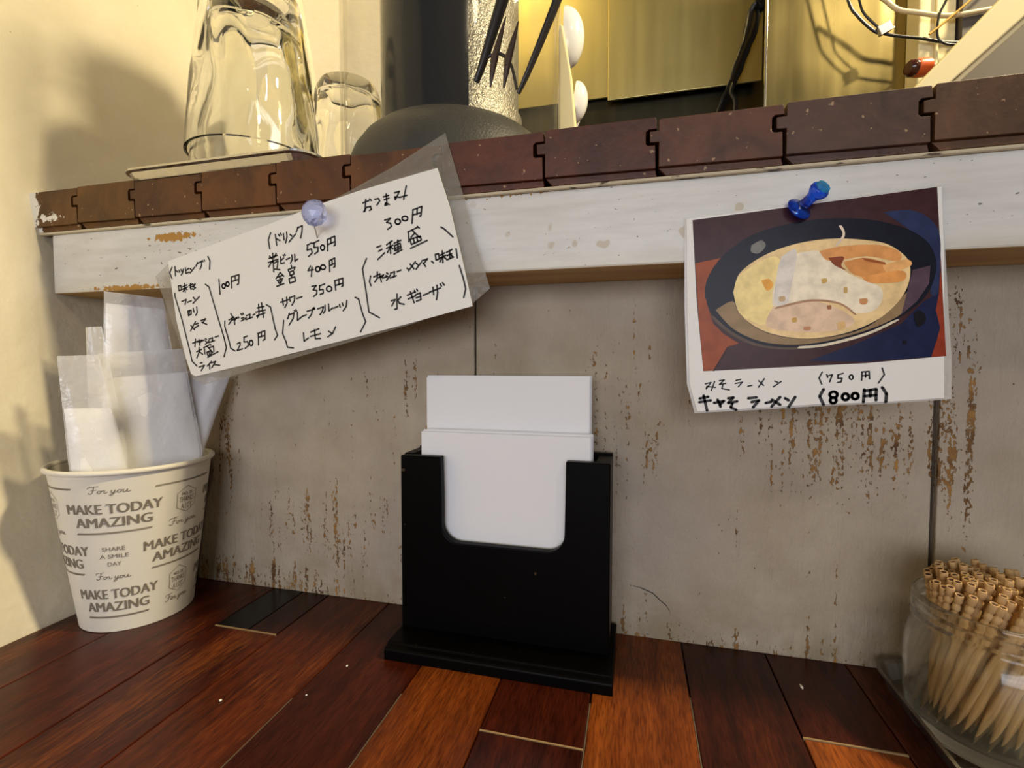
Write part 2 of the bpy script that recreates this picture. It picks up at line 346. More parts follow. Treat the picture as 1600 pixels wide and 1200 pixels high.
PRINT_SHAPES={"base":[4738,2886,5960,2972,5994,2509,6027,2076,5654,2038,4811,1990,4768,2407],"woodl":[4758,2631,4929,2661,4828,2510,4824,2392,4862,2273,4918,2213,5004,2154,4944,2135,4867,1994,4811,1990,4784,2275],"seam":[4942,2135,4951,2133,4873,1991,4863,1991],"woodr":[5941,2700,5975,2686,5992,2509,6027,2076,5960,2072,5987,2179,5943,2322,5985,2415,5990,2568],"navy":[5367,2051,5608,2147,5817,2253,5916,2370,5985,2415,5973,2321,5996,2226,5960,2072,5654,2046],"navy2":[5717,2858,5841,2860,5933,2806,5978,2721,5986,2580,5980,2416,5945,2417,5965,2581,5896,2703],"bowl":[4814,2432,4825,2536,4905,2663,5053,2772,5237,2826,5439,2843,5634,2826,5802,2774,5916,2696,5965,2593,5958,2476,5906,2371,5795,2278,5649,2205,5455,2149,5275,2128,5111,2150,4967,2223,4862,2319],"rimlight":[4862,2319,4967,2223,5111,2150,5275,2128,5455,2149,5649,2205,5655,2196,5455,2136,5275,2115,5100,2137,4955,2209,4850,2310],"rimwhite":[5320,2134,5455,2149,5649,2205,5785,2272,5790,2262,5650,2190,5455,2134,5323,2122],"crescent":[4873,2352,4964,2401,5001,2335,5086,2249,5204,2196,5365,2175,5542,2197,5691,2262,5838,2421,5865,2372,5795,2290,5649,2218,5454,2161,5274,2143,5111,2168,4973,2239],"purple":[5860,2539,5941,2559,5938,2465,5885,2371,5815,2302,5838,2421],"soup":[4975,2478,4997,2555,5079,2628,5194,2685,5330,2720,5485,2731,5636,2713,5742,2683,5827,2612,5850,2540,5837,2445,5783,2351,5690,2268,5541,2203,5365,2177,5204,2200,5086,2253,5001,2342],"noodle":[4969,2453,4997,2542,5103,2620,5195,2647,5231,2557,5200,2393,5144,2267,5085,2275,5001,2335],"yolk":[5116,2514,5157,2522,5181,2483,5147,2456],"porkb":[5189,2375,5360,2395,5516,2340,5594,2270,5519,2222,5341,2215,5151,2252],"pork":[5187,2495,5264,2637,5354,2669,5421,2662,5488,2594,5566,2529,5642,2489,5715,2450,5721,2377,5678,2323,5593,2317,5515,2377,5371,2398,5201,2362,5177,2407],"fatline":[5201,2362,5371,2398,5515,2377,5593,2317,5591,2307,5513,2366,5371,2385,5201,2350],"glare":[5218,2645,5297,2676,5268,2442,5252,2379,5189,2381,5197,2546],"menmaa":[5410,2666,5530,2687,5701,2682,5796,2640,5789,2590,5639,2625,5466,2607],"menmab":[5532,2598,5639,2616,5746,2569,5732,2503,5588,2525],"menmac":[5719,2570,5828,2598,5851,2563,5747,2530],"menmad":[5620,2514,5809,2539,5815,2482,5669,2478],"gap":[5455,2626,5531,2628,5521,2580,5544,2554,5489,2582],"gapb":[5618,2618,5729,2588,5735,2575,5639,2598],"sprout":[5503,2799,5518,2798,5534,2762,5529,2729,5497,2689,5490,2697,5518,2737,5522,2761],"glint":[5060,2718,5112,2743,5136,2713,5102,2671,5060,2680],"spota":[5424,2510,5449,2512,5451,2491,5430,2485],"spotb":[5535,2457,5552,2458,5554,2431,5538,2429],"spotc":[5455,2360,5474,2362,5477,2342,5459,2340],"spotd":[5613,2392,5650,2394,5649,2364,5619,2365],"spote":[5211,2418,5240,2420,5242,2395,5214,2393],"spotf":[5280,2295,5301,2297,5304,2274,5283,2272],"spotg":[5341,2244,5374,2245,5373,2225,5343,2226],"spoth":[5507,2260,5540,2272,5551,2240,5519,2222],"blk":[5872,2306,5897,2323,5926,2289,5919,2251,5894,2234,5878,2264],"blkb":[5824,2163,5842,2163,5842,2142,5826,2142]}


# ------------------------------------------------------------------ materials
def mat_plaster():
    k = NT('cream_plaster', 0.42, spec=0.35)
    v = k.co()
    n1 = k.noise(9, v, 6, 0.6)
    c = k.ramp(n1, (0.3, (0.68, 0.62, 0.48, 1)), (0.7, (0.76, 0.70, 0.57, 1)))
    sp = k.ramp(k.noise(70, v, 2, 0.4), (0.205, (0.40, 0.30, 0.18, 1)), (0.215, (1, 1, 1, 1)))
    k.color(k.mix(1.0, c, sp, 'MULTIPLY'))
    h = k.math('ADD', k.math('MULTIPLY', k.noise(14, v, 5, 0.6), 1.0), k.math('MULTIPLY', k.noise(90, v, 3), 0.18))
    k.bump(h, 0.45, 0.006)
    return k.m


def mat_boards():
    k = NT('worn_white_boards', 0.62, spec=0.2)
    x, y, z = k.xyz()
    vg = k.co((1, 1, 0.10))
    v = k.co()
    base = k.ramp(k.noise(22, v, 5), (0.25, (0.335, 0.272, 0.195, 1)), (0.75, (0.455, 0.39, 0.30, 1)))
    # grey-lilac scuffs and a yellowed foot
    base = k.mix(k.math('MULTIPLY', k.ramp(k.noise(7, v, 3), (0.45, 0.0), (0.7, 1.0)), 0.5), base, (0.35, 0.30, 0.265, 1))
    foot = k.math('MULTIPLY', k.ramp(z, (0.0, 1.0), (0.05, 0.0)), k.ramp(k.noise(40, v, 4), (0.35, 0.0), (0.6, 1.0)))
    base = k.mix(k.math('MULTIPLY', foot, 0.75), base, (0.25, 0.195, 0.12, 1))
    # flaked specks along the grain, dense in a few places
    g = k.noise(180, vg, 3, 0.5)
    f = k.noise(460, k.co((1, 1, 0.55)), 3, 0.6)
    zone = k.blob(x, z, 0.575, 0.155, 0.075, 0.06)
    zone = k.math('ADD', zone, k.math('MULTIPLY', k.blob(x, z, 0.64, 0.17, 0.016, 0.10), 1.2))
    zone = k.math('ADD', zone, k.math('MULTIPLY', k.blob(x, z, 0.60, 0.245, 0.05, 0.03), 0.6))
    zone = k.math('ADD', zone, k.math('MULTIPLY', k.blob(x, z, 0.18, 0.06, 0.09, 0.05), 0.75))
    zone = k.math('ADD', zone, k.math('MULTIPLY', k.blob(x, z, 0.27, 0.17, 0.12, 0.10), 0.35))
    zone = k.math('ADD', zone, k.math('MULTIPLY', k.blob(x, z, 0.44, 0.17, 0.05, 0.08), 0.55))
    zone = k.math('ADD', zone, k.math('MULTIPLY', k.ramp(z, (0.0, 1.0), (0.022, 0.0)), 0.75))
    zone = k.math('ADD', zone, k.math('MULTIPLY', k.blob(x, z, 0.075, 0.14, 0.035, 0.09), 0.75))
    zone = k.math('ADD', zone, k.math('MULTIPLY', k.blob(x, z, 0.10, 0.01, 0.10, 0.022), 0.8))
    col_ = k.math('MULTIPLY', k.ramp(k.noise(70, k.co((1, 1, 0.02)), 2, 0.5), (0.52, 0.0), (0.60, 1.0)), 0.42)
    zone = k.math('ADD', zone, k.math('MULTIPLY', col_, k.ramp(z, (0.0, 1.0), (0.24, 0.25))))
    zone = k.math('MINIMUM', zone, 1.0)
    s = k.math('ADD', k.math('MULTIPLY', g, 0.5), k.math('MULTIPLY', f, 0.5))
    s = k.math('ADD', s, k.math('MULTIPLY', zone, 0.135))
    flake = k.ramp(s, (0.655, 0.0), (0.668, 1.0))
    wood = k.ramp(k.noise(60, v, 2), (0.35, (0.10, 0.050, 0.022, 1)), (0.65, (0.36, 0.19, 0.055, 1)))
    k.color(k.mix(flake, base, wood))
    h = k.math('ADD', k.math('MULTIPLY', k.noise(190, k.co((1, 1, 0.22)), 4, 0.65), 0.7), k.math('MULTIPLY', k.noise(45, vg, 3), 0.8))
    h = k.math('ADD', h, k.math('MULTIPLY', k.noise(520, k.co((1, 1, 0.6)), 3, 0.6), 0.35))
    h = k.math('SUBTRACT', h, k.math('MULTIPLY', flake, 0.6))
    k.bump(h, 0.8, 0.0022)
    return k.m


def mat_fascia():
    k = NT('white_painted_fascia', 0.35, spec=0.45)
    x, y, z = k.xyz()
    v = k.co()
    vl = k.co((0.14, 1, 1))
    base = k.ramp(k.noise(16, v, 4), (0.3, (0.63, 0.62, 0.58, 1)), (0.7, (0.72, 0.71, 0.68, 1)))
    brush = k.noise(160, vl, 3, 0.6)
    base = k.mix(k.math('MULTIPLY', k.ramp(brush, (0.42, 0.0), (0.70, 1.0)), 0.45), base, (0.50, 0.48, 0.44, 1))
    # tan splashes
    spl = k.ramp(k.noise(75, k.co(loc=(3.1, 0, 0.7)), 1.5, 0.4), (0.69, 0.0), (0.715, 1.0))
    base = k.mix(k.math('MULTIPLY', k.math('MULTIPLY', spl, 0.6), k.ramp(x, (0.30, 0.15), (0.40, 1.0))), base, (0.42, 0.32, 0.17, 1))
    base = k.mix(k.math('MULTIPLY', k.ramp(z, (0.2640, 1.0), (0.2760, 0.0)), 0.35), base, (0.55, 0.47, 0.30, 1))
    # chipped paint
    ed = k.noise(240, v, 3, 0.6)
    zone = k.blob(x, z, 0.087, 0.304, 0.034, 0.0055)
    zone = k.math('ADD', zone, k.math('MULTIPLY', k.ramp(z, (0.0, 1.0), (1.0, 0.0)), 0.0))
    zone = k.math('ADD', zone, k.math('MULTIPLY', k.blob(x, z, 0.035, 0.2655, 0.06, 0.0042), 0.9))
    zone = k.math('ADD', zone, k.math('MULTIPLY', k.blob(x, z, 0.395, 0.275, 0.05, 0.007), 0.42))
    zone = k.math('ADD', zone, k.math('MULTIPLY', k.blob(x, z, 0.36, 0.3135, 0.05, 0.003), 0.6))
    chip = k.ramp(k.math('ADD', k.math('MULTIPLY', ed, 0.6), k.math('MULTIPLY', zone, 0.33)), (0.50, 0.0), (0.515, 1.0))
    dark = k.ramp(k.math('ADD', k.noise(420, k.co((0.5, 1, 1)), 2, 0.6), k.math('MULTIPLY', k.blob(x, z, 0.10, 0.295, 0.07, 0.012), 0.06)), (0.715, 0.0), (0.73, 1.0))
    base = k.mix(k.math('MULTIPLY', dark, 0.85), base, (0.07, 0.06, 0.045, 1))
    k.color(k.mix(chip, base, (0.40, 0.20, 0.035, 1)))
    k.bump(k.math('SUBTRACT', k.math('MULTIPLY', brush, 0.6), chip), 0.3, 0.0008)
    return k.m


def mat_bare():
    k = NT('bare_pine_edge', 0.6)
    k.color(k.ramp(k.noise(60, k.co((0.1, 1, 1)), 4), (0.3, (0.36, 0.20, 0.055, 1)), (0.7, (0.55, 0.36, 0.13, 1))))
    return k.m


def mat_nosing():
    k = NT('cream_paint_lip', 0.45)
    v = k.co((0.35, 1, 1))
    k.color(k.mix(k.ramp(k.noise(120, v, 4), (0.60, 0.0), (0.64, 1.0)), (0.60, 0.52, 0.36, 1), (0.10, 0.07, 0.04, 1)))
    k.bump(k.noise(150, v, 3), 0.4, 0.001)
    return k.m


def mat_plank_end(i, rgb):
    k = NT('shelf_plank_wood', 0.5, spec=0.4)
    x, y, z = k.xyz()
    v = k.co(loc=(i * 1.7, i * 0.6, i * 2.3))
    a = lin(*rgb)
    d = tuple(c * 0.45 for c in a[:3]) + (1,)
    c = k.mix(k.ramp(k.noise(26, v, 4, 0.6, 0.8), (0.38, 0.0), (0.66, 1.0)), a, d)
    fl = k.ramp(k.noise(230, v, 2, 0.5), (0.70, 0.0), (0.73, 1.0))
    c = k.mix(k.math('MULTIPLY', fl, 0.55), c, (0.55, 0.36, 0.20, 1))
    if i == 0:      # white paint torn off on the wall end of the first plank
        torn = k.math('ADD', k.math('MULTIPLY', k.noise(170, v, 4, 0.65), 0.55), k.ramp(k.math('ADD', x, 0.07), (0.006, 0.36), (0.030, 0.0)))
        torn = k.math('ADD', torn, k.math('MULTIPLY', k.blob(x, z, -0.035, 0.327, 0.016, 0.006), 0.25))
        c = k.mix(k.ramp(torn, (0.46, 0.0), (0.47, 1.0)), c, (0.78, 0.75, 0.66, 1))
    k.color(c)
    k.bump(k.noise(260, v, 3), 0.25, 0.0008)
    return k.m


def mat_counter():
    k = NT('lacquered_red_brown_planks', 0.30, spec=0.24)
    at = k.n('ShaderNodeAttribute', attribute_name='tone')
    tone = at.outputs['Fac']
    v0 = k._co or k.co()
    # shift each plank's grain along itself
    cx = k.n('ShaderNodeCombineXYZ')
    k.link(k.math('MULTIPLY', tone, 7.3), cx.inputs[0])
    k.link(k.math('MULTIPLY', tone, 3.1), cx.inputs[1])
    ad = k.n('ShaderNodeVectorMath', operation='ADD')
    k.link(k.co((1, 0.10, 1)), ad.inputs[0])
    k.link(cx.outputs[0], ad.inputs[1])
    v = ad.outputs[0]
    grain = k.noise(95, v, 5, 0.6, 0.6)
    fine = k.noise(420, v, 3, 0.6)
    broad = k.noise(16, v, 3, 0.5, 0.4)
    dark = k.ramp(tone, (0.0, (0.003, 0.002, 0.002, 1)), (0.12, (0.012, 0.003, 0.002, 1)), (0.5, (0.026, 0.0035, 0.0012, 1)), (1.0, (0.12, 0.026, 0.004, 1)))
    lite = k.ramp(tone, (0.0, (0.006, 0.004, 0.004, 1)), (0.12, (0.035, 0.007, 0.003, 1)), (0.5, (0.088, 0.0135, 0.003, 1)), (1.0, (0.27, 0.070, 0.010, 1)))
    c = k.mix(k.ramp(grain, (0.32, 0.0), (0.68, 1.0)), dark, lite)
    c = k.mix(k.math('MULTIPLY', k.ramp(broad, (0.40, 1.0), (0.55, 0.0)), 0.5), c, dark)
    wear = k.math('MULTIPLY', k.ramp(k.math('ADD', k.math('MULTIPLY', broad, 0.6), k.math('MULTIPLY', fine, 0.4)), (0.565, 0.0), (0.66, 1.0)), k.ramp(tone, (0.2, 0.0), (0.45, 0.40), (0.9, 0.8)))
    c = k.mix(wear, c, (0.22, 0.062, 0.010, 1))
    c = k.mix(1.0, c, k.ramp(k.noise(900, v, 2, 0.6), (0.32, (0.55, 0.50, 0.45, 1)), (0.60, (1.12, 1.12, 1.12, 1))), 'MULTIPLY')
    k.color(c)
    k.link(k.ramp(broad, (0.3, 0.24), (0.7, 0.40)), k.b.inputs['Roughness'])
    k.bump(k.math('ADD', k.math('MULTIPLY', grain, 0.5), k.math('MULTIPLY', fine, 0.5)), 0.18, 0.0006)
    return k.m


def mat_glass(name, tint=(1, 1, 1, 1), clear=0.5, rough=0.0):
    k = NT(name, rough, tint)
    k.b.inputs['Transmission Weight'].default_value = 1.0
    k.b.inputs['IOR'].default_value = 1.48
    k.see_through(clear, tint)
    return k.m


def mat_film(name, color, amount, rough=0.15, bump=None, spec=0.6):
    k = NT(name, rough, color, spec=spec)
    if bump:
        h = k.noise(bump[0], k.co(), 4, 0.6, 0.5)
        k.bump(h, bump[1], 0.002)
    k.see_through(amount)
    return k.m


def mat_tube():
    k = NT('clear_acrylic', 0.04, (0.10, 0.095, 0.08, 1), spec=0.9)
    lw = k.n('ShaderNodeLayerWeight')
    lw.inputs[0].default_value = 0.5
    k.see_through(k.ramp(lw.outputs['Facing'], (0.0, 0.93), (0.75, 0.88), (1.0, 0.45)))
    return k.m


def mat_steel(name, color, rough, streak=(1, 1, 0.05), amt=0.12, wave=0.0):
    k = NT(name, rough, color, 1.0)
    s = k.noise(90, k.co(streak), 3, 0.5)
    k.link(k.ramp(s, (0.3, max(0.02, rough - amt)), (0.7, rough + amt)), k.b.inputs['Roughness'])
    if wave:
        k.bump(k.noise(7, k.co(), 2, 0.4), wave, 0.03)
    return k.m


def mat_black_wood():
    k = NT('black_lacquered_wood', 0.34, lin(8, 7, 7), spec=0.05)
    v = k.co()
    nick = k.ramp(k.noise(240, k.co((0.5, 1, 1)), 2, 0.5), (0.735, 0.0), (0.75, 1.0))
    k.color(k.mix(k.math('MULTIPLY', nick, 0.35), (0.0022, 0.0018, 0.0018, 1), lin(110, 95, 70)))
    k.bump(k.noise(90, v, 3), 0.12, 0.001)
    return k.m


def mat_napkin():
    k = NT('napkin_paper', 0.85, (0.80, 0.80, 0.82, 1), spec=0.15)
    k.b.inputs['Subsurface Weight'].default_value = 0.0
    k.bump(k.noise(380, k.co((1, 1, 0.25)), 3), 0.12, 0.0006)
    return k.m


M = dict(
    plaster=mat_plaster(), boards=mat_boards(), fascia=mat_fascia(), bare=mat_bare(), nosing=mat_nosing(), counter=mat_counter(),
    black=mat_black_wood(), napkin=mat_napkin(),
    paper=plain('note_paper', (0.80, 0.785, 0.74, 1), 0.45), ink=plain('felt_pen_ink', (0.022, 0.020, 0.022, 1), 0.6),
    sleeve=mat_film('laminate_sleeve_film', (0.36, 0.33, 0.27, 1), 0.72, 0.25, (160, 0.6), 0.6),
    film=mat_film('card_laminate_film', (0.74, 0.72, 0.68, 1), 0.55, 0.2, None, 0.8),
    cup=plain('cup_paper', (0.74, 0.70, 0.61, 1), 0.5, spec=0.3), print=plain('cup_print', (0.20, 0.17, 0.13, 1), 0.6),
    tumbler=mat_glass('clear_tumbler_glass', (0.985, 0.99, 0.98, 1), 0.0), jar=mat_glass('clear_jar_glass', (0.95, 0.965, 0.93, 1), 0.30),
    acrylic=mat_tube(),
    tray=mat_steel('brushed_tray_steel', (0.62, 0.60, 0.56, 1), 0.28), dull=mat_steel('dull_tray_steel', (0.34, 0.32, 0.30, 1), 0.36),
    sheet=mat_steel('yellow_lit_kitchen_steel', (0.64, 0.53, 0.21, 1), 0.42, (1, 1, 0.05), 0.03, 0.10),  # the warm kitchen light's yellow is put into the steel colour
    panel=mat_steel('brushed_panel_steel', (0.34, 0.275, 0.115, 1), 0.26, (0.5, 1, 0.03), 0.08, 0.12),  # the same warm light is worked into this steel colour
    darksteel=mat_steel('dark_steel', (0.09, 0.08, 0.05, 1), 0.34, (1, 1, 0.05), 0.03, 0.1),  # evenly dark steel
    cream=plain('cream_painted_timber', (0.82, 0.71, 0.40, 1), 0.55), wallgrey=plain('grey_painted_board', (0.10, 0.085, 0.077, 1), 0.6),
    cable=plain('black_cable_sheath', (0.012, 0.010, 0.009, 1), 0.3), creamcable=plain('cream_cable_sheath', (0.74, 0.60, 0.34, 1), 0.4),
    amber=plain('amber_wire_sheath', (0.62, 0.36, 0.07, 1), 0.4), orange=plain('orange_plastic', (0.62, 0.10, 0.015, 1), 0.35),
    porcelain=plain('white_melamine', (0.80, 0.80, 0.80, 1), 0.18), pick=None,
    dark=plain('dark_plastic', (0.022, 0.018, 0.016, 1), 0.30), crumb=plain('white_crumb', (0.8, 0.78, 0.7, 1), 0.7),
)


# ------------------------------------------------------------------ the setting
LEAN = -0.175                                        # the plaster wall leans out towards its top
bm = bmesh.new()
NY, NZ = 40, 34
grid = []
for i in range(NY + 1):
    row = []
    for j in range(NZ + 1):
        y = -0.9 + 1.85 * i / NY
        z = -0.10 + 1.5 * j / NZ
        d = 0.0016 * noise.noise(Vector((y * 9, z * 9, 1.3))) + 0.0008 * noise.noise(Vector((y * 26, z * 26, 4.0)))
        row.append(bm.verts.new((LEAN * z + d, y, z)))
    grid.append(row)
for i in range(NY):
    for j in range(NZ):
        bm.faces.new((grid[i][j], grid[i + 1][j], grid[i + 1][j + 1], grid[i][j + 1]))
back = [[bm.verts.new((v.co.x - 0.05, v.co.y, v.co.z)) for v in (grid[0][0], grid[NY][0], grid[NY][NZ], grid[0][NZ])]][0]
corner = [grid[0][0], grid[NY][0], grid[NY][NZ], grid[0][NZ]]
bm.faces.new(back)
tag(mesh_obj('wall_left', bm, M['plaster'], smooth=False), 'cream rough plaster wall at the left end of counter and shelf', kind='structure')

# back boards: wide painted boards with open joints
bm = bmesh.new()
joints = [-0.06, 0.3188, 0.6290, 0.95]
for a, b in zip(joints, joints[1:]):
    ga, gb = (0.0007 if a > 0 else 0), (0.0007 if b < 0.9 else 0)
    if abs(a - 0.629) < 1e-4: ga = 0.0017
    if abs(b - 0.629) < 1e-4: gb = 0.0017
    add_box(bm, a + ga, b - gb, 0.0, 0.018, 0.0, 0.316)
tag(mesh_obj('wall_back', bm, M['boards'], bevel=0.0009), 'worn white painted boards behind the counter', kind='structure')
bm = bmesh.new()
for pts, w in (([(0.4475, 0.0375), (0.4560, 0.0345), (0.4610, 0.0300), (0.4655, 0.0265)], 0.0007), ([(0.4420, 0.0385), (0.4475, 0.0375)], 0.0004), ([(0.4655, 0.0265), (0.4680, 0.0225)], 0.0004)):
    for poly in ribbon2d(pts, w):
        bm.faces.new([bm.verts.new((q.x, -0.0002, q.y)) for q in poly])
mesh_obj('hairline_crack', bm, plain('crack_shadow', (0.03, 0.022, 0.015, 1), 0.9), bpy.data.objects['wall_back'])
box('gap_backing', -0.06, 0.95, 0.0185, 0.03, 0.0, 0.316, plain('dark_gap_backing', (0.01, 0.008, 0.006, 1), 0.9))['kind'] = 'structure'  # near-black sheet paints the shade seen through the open joints

# counter
bm = bmesh.new()
lay = bm.faces.layers.float.new('tone')
seams = [-0.04, 0.0002, 0.0576, 0.1260, 0.1822, 0.2410, 0.3036, 0.3594, 0.4174, 0.4762, 0.5320, 0.5815, 0.64, 0.70, 0.76, 0.82, 0.88]
cuts = {3: [-0.064], 2: [], 7: [-0.1168], 10: [-0.079], 4: [-0.30], 5: [-0.32], 1: [-0.36], 8: [-0.33]}
tones = {(0, 0): .45, (1, 1): .46, (2, 0): .47, (3, 0): .46, (3, 1): .0, (4, 1): .56, (5, 1): .42, (6, 0): .74, (7, 0): .28, (7, 1): .36,
         (8, 1): .86, (9, 0): .27, (10, 0): .95, (10, 1): .42, (11, 0): .35, (12, 0): .4}
for i, (a, b) in enumerate(zip(seams, seams[1:])):
    ys = [-0.75] + cuts.get(i, []) + [0.012]
    for j, (ya, yb) in enumerate(zip(ys, ys[1:])):
        key = (i, j if len(ys) < 4 else j)
        t = tones.get(key, 0.35 + 0.3 * ((i * 37 + j * 17) % 10) / 10)
        n0 = len(bm.faces)
        z = 0.0003 * (((i * 7 + j * 3) % 5) - 2) / 2
        spl = (i == 3 and j == 1)
        xs = [(a, b)] if not spl else [(a, (a + b) / 2 + 0.002), ((a + b) / 2 + 0.002, b)]
        for q, (xa, xb) in enumerate(xs):
            add_box(bm, xa + 0.0004, xb - 0.0004, ya + 0.0004, yb - 0.0004, -0.028, z * 0.4)
            bm.faces.ensure_lookup_table()
            for f in bm.faces[n0:]:
                f[lay] = t if not (spl and q == 1) else 0.16
            n0 = len(bm.faces)
ctr = thing('counter', (0.3, -0.2, 0.0), 'reddish brown lacquered plank counter running along the worn white boards', 'counter')
mesh_obj('plank_top', bm, M['counter'], ctr, bevel=0.0007)
bm = bmesh.new()
add_box(bm, -0.04, 0.88, -0.745, 0.01, -0.034, -0.029)
for (xa, xb, ya, yb) in ((0.5322, 0.5812, -0.0795, -0.0785), (0.1265, 0.1818, -0.0646, -0.0634), (0.3598, 0.4170, -0.1173, -0.1163)):
    add_box(bm, xa, xb, ya, yb, -0.02, 0.0004, 1)
for (xa, ya, yb) in ((0.2410, -0.2, -0.12), (0.3036, -0.2, -0.10), (0.4174, -0.2, -0.08), (0.4762, -0.2, -0.06)):
    add_box(bm, xa - 0.0003, xa + 0.0003, ya, yb, -0.02, -0.0002, 2)
mesh_obj('joint_filler', bm, [plain('dark_joint', (0.006, 0.004, 0.003, 1), 0.8), plain('crumbly_tan_filler', (0.26, 0.165, 0.075, 1), 0.8),
                              plain('dusty_joint', (0.10, 0.07, 0.045, 1), 0.8)], ctr)

# ------------------------------------------------------------------ shelf
shelf = thing('wall_shelf', (0.3, 0.0, 0.32), 'brown tongue and groove plank shelf with a chipped white fascia board', 'shelf')
SEAM = [-0.0625, -0.0073, 0.0538, 0.1195, 0.1866, 0.2478, 0.3160, 0.3848, 0.4535, 0.5220, 0.5922, 0.6610, 0.73, 0.80]
ZT, ZB = 0.3492, 0.3160
cols = [(104, 66, 24), (104, 66, 22), (98, 56, 20), (100, 56, 16), (98, 52, 16), (100, 56, 18), (92, 44, 22), (90, 46, 26), (96, 56, 34), (88, 60, 46), (104, 70, 42), (96, 68, 46), (98, 66, 42)]  # left planks yellower: warm light mixed into their colour
bm = bmesh.new()
mats = []
for i, (a, b) in enumerate(zip(SEAM, SEAM[1:])):
    mats.append(mat_plank_end(i, cols[i]))
    z1, z2 = 0.3425, 0.3352              # tongue band
    w = 0.0002 if i < 7 else 0.0006
    last = i == len(SEAM) - 2
    g = 0.0070
    dz = 0.0008 * math.sin(i * 2.1)
    pts = [(a + w, ZB + 0.0048), (a + w, z2), (a - 0.0045, z2 + 0.0002), (a - 0.0047, z1 - 0.0008), (a + w, z1 - 0.0006), (a + w, ZT - 0.0006 + dz), (a + 0.0012, ZT + dz),
           (b - w * 2 - 0.0004, ZT + dz), (b - w * 2, ZT - 0.0005 + dz), (b - w, z1 + 0.0006), (b - g + 0.0015, z1 + 0.0006), (b - g, z1 - 0.001), (b - g, z2 - 0.0004), (b - g + 0.0012, z2 - 0.0016),
           (b - w - 0.0010, z2 - 0.0016), (b - w - 0.0006, ZB + 0.0040)]
    if i == 0:
        pts = [(a, ZB + 0.0040), (a, ZT)] + pts[7:]
    # face in front plus a small chamfered foot
    add_prism(bm, pts, -0.060, 0.20, i)
    add_prism(bm, [(a + 0.0050, ZB), (b - 0.0004, ZB), (b - w - 0.0006, ZB + 0.0040), (a + w, ZB + 0.0048)], -0.0572, 0.19, i)
mesh_obj('plank_top', bm, mats, shelf, bevel=0.0007, seg=2)
bm = bmesh.new()
add_box(bm, -0.057, 0.80, -0.0578, 0.19, ZB - 0.0022, ZB - 0.0001)
o = mesh_obj('painted_lip', bm, M['nosing'], shelf, bevel=0.0012)
bm = bmesh.new()
add_box(bm, -0.0445, 0.80, -0.0552, -0.0005, 0.2640, ZB - 0.0021)
bm.faces.ensure_lookup_table()
for f in bm.faces:
    f.normal_update()
    if f.normal.z < -0.5:
        f.material_index = 1
mesh_obj('fascia_board', bm, [M['fascia'], M['bare']], shelf, bevel=0.0014)
box('shelf_backing', -0.06, 0.80, -0.053, 0.19, 0.3205, 0.347, plain('dark_groove', (0.008, 0.006, 0.005, 1), 0.9), None)
sb = bpy.data.objects['shelf_backing']
bpy.data.objects.remove(sb)


# ------------------------------------------------------------------ sheets pinned to the fascia
def sheet(name, flat, y, thick, mat, parent):
    bm = bmesh.new()
    pts = pairs(flat)
    add_prism(bm, pts, y - thick, y)
    bmesh.ops.triangulate(bm, faces=[f for f in bm.faces if len(f.verts) > 4])
    return mesh_obj(name, bm, mat, parent)


def ink(name, strokes, y, w, mat, parent):
    bm = bmesh.new()
    for k, s in enumerate(strokes):
        p = pairs(s)
        if len(p) > 12:
            pass
        for poly in ribbon2d(p, w):
            bm.faces.new([bm.verts.new((q.x, y, q.y)) for q in poly])
    return mesh_obj(name, bm, mat, parent)


note = thing('menu_note', (0.2190, -0.0605, 0.2909), 'tilted handwritten drinks and toppings menu in a clear sleeve under a pale pin', 'menu')
sheet('laminate_sleeve', NOTE_SLEEVE, -0.0609, 0.0005, M['sleeve'], note)
pp_ = sheet('paper', NOTE_PAPER, -0.0616, 0.0006, M['paper'], note)
ink('handwriting', NOTE_INK, -0.06235, 0.00118, M['ink'], note)

card = thing('menu_photo_card', (0.5301, -0.0570, 0.2905), 'laminated card with a photo of a noodle bowl and two handwritten prices', 'menu')
sheet('laminate_film', CARD_FILM, -0.0562, 0.0004, M['film'], card)
sheet('paper', CARD_PAPER, -0.0568, 0.0005, M['paper'], card)
PHOTO = dict(base=(62, 38, 40), woodl=(142, 68, 32), seam=(50, 22, 14), woodr=(138, 56, 36), navy=(30, 36, 66), navy2=(44, 52, 84), bowl=(24, 25, 36),
             rimlight=(86, 70, 60), rimwhite=(214, 204, 180), crescent=(140, 116, 84), purple=(84, 66, 78), soup=(226, 196, 142), noodle=(234, 208, 140),
             yolk=(236, 164, 60), porkb=(218, 188, 158), pork=(236, 218, 192), fatline=(168, 128, 96), glare=(214, 206, 194), menmaa=(214, 150, 88), menmab=(206, 140, 78),
             menmac=(228, 172, 108), menmad=(222, 152, 84), gap=(134, 66, 36), gapb=(150, 82, 44), sprout=(222, 204, 180), glint=(120, 118, 112),
             spota=(196, 160, 90), spotb=(196, 160, 100), spotc=(150, 100, 60), spotd=(196, 140, 90), spote=(190, 160, 120), spotf=(190, 150, 70), spotg=(180, 130, 90),
             spoth=(216, 178, 120), blk=(24, 22, 26), blkb=(26, 24, 28))
bm = bmesh.new()
pm = []
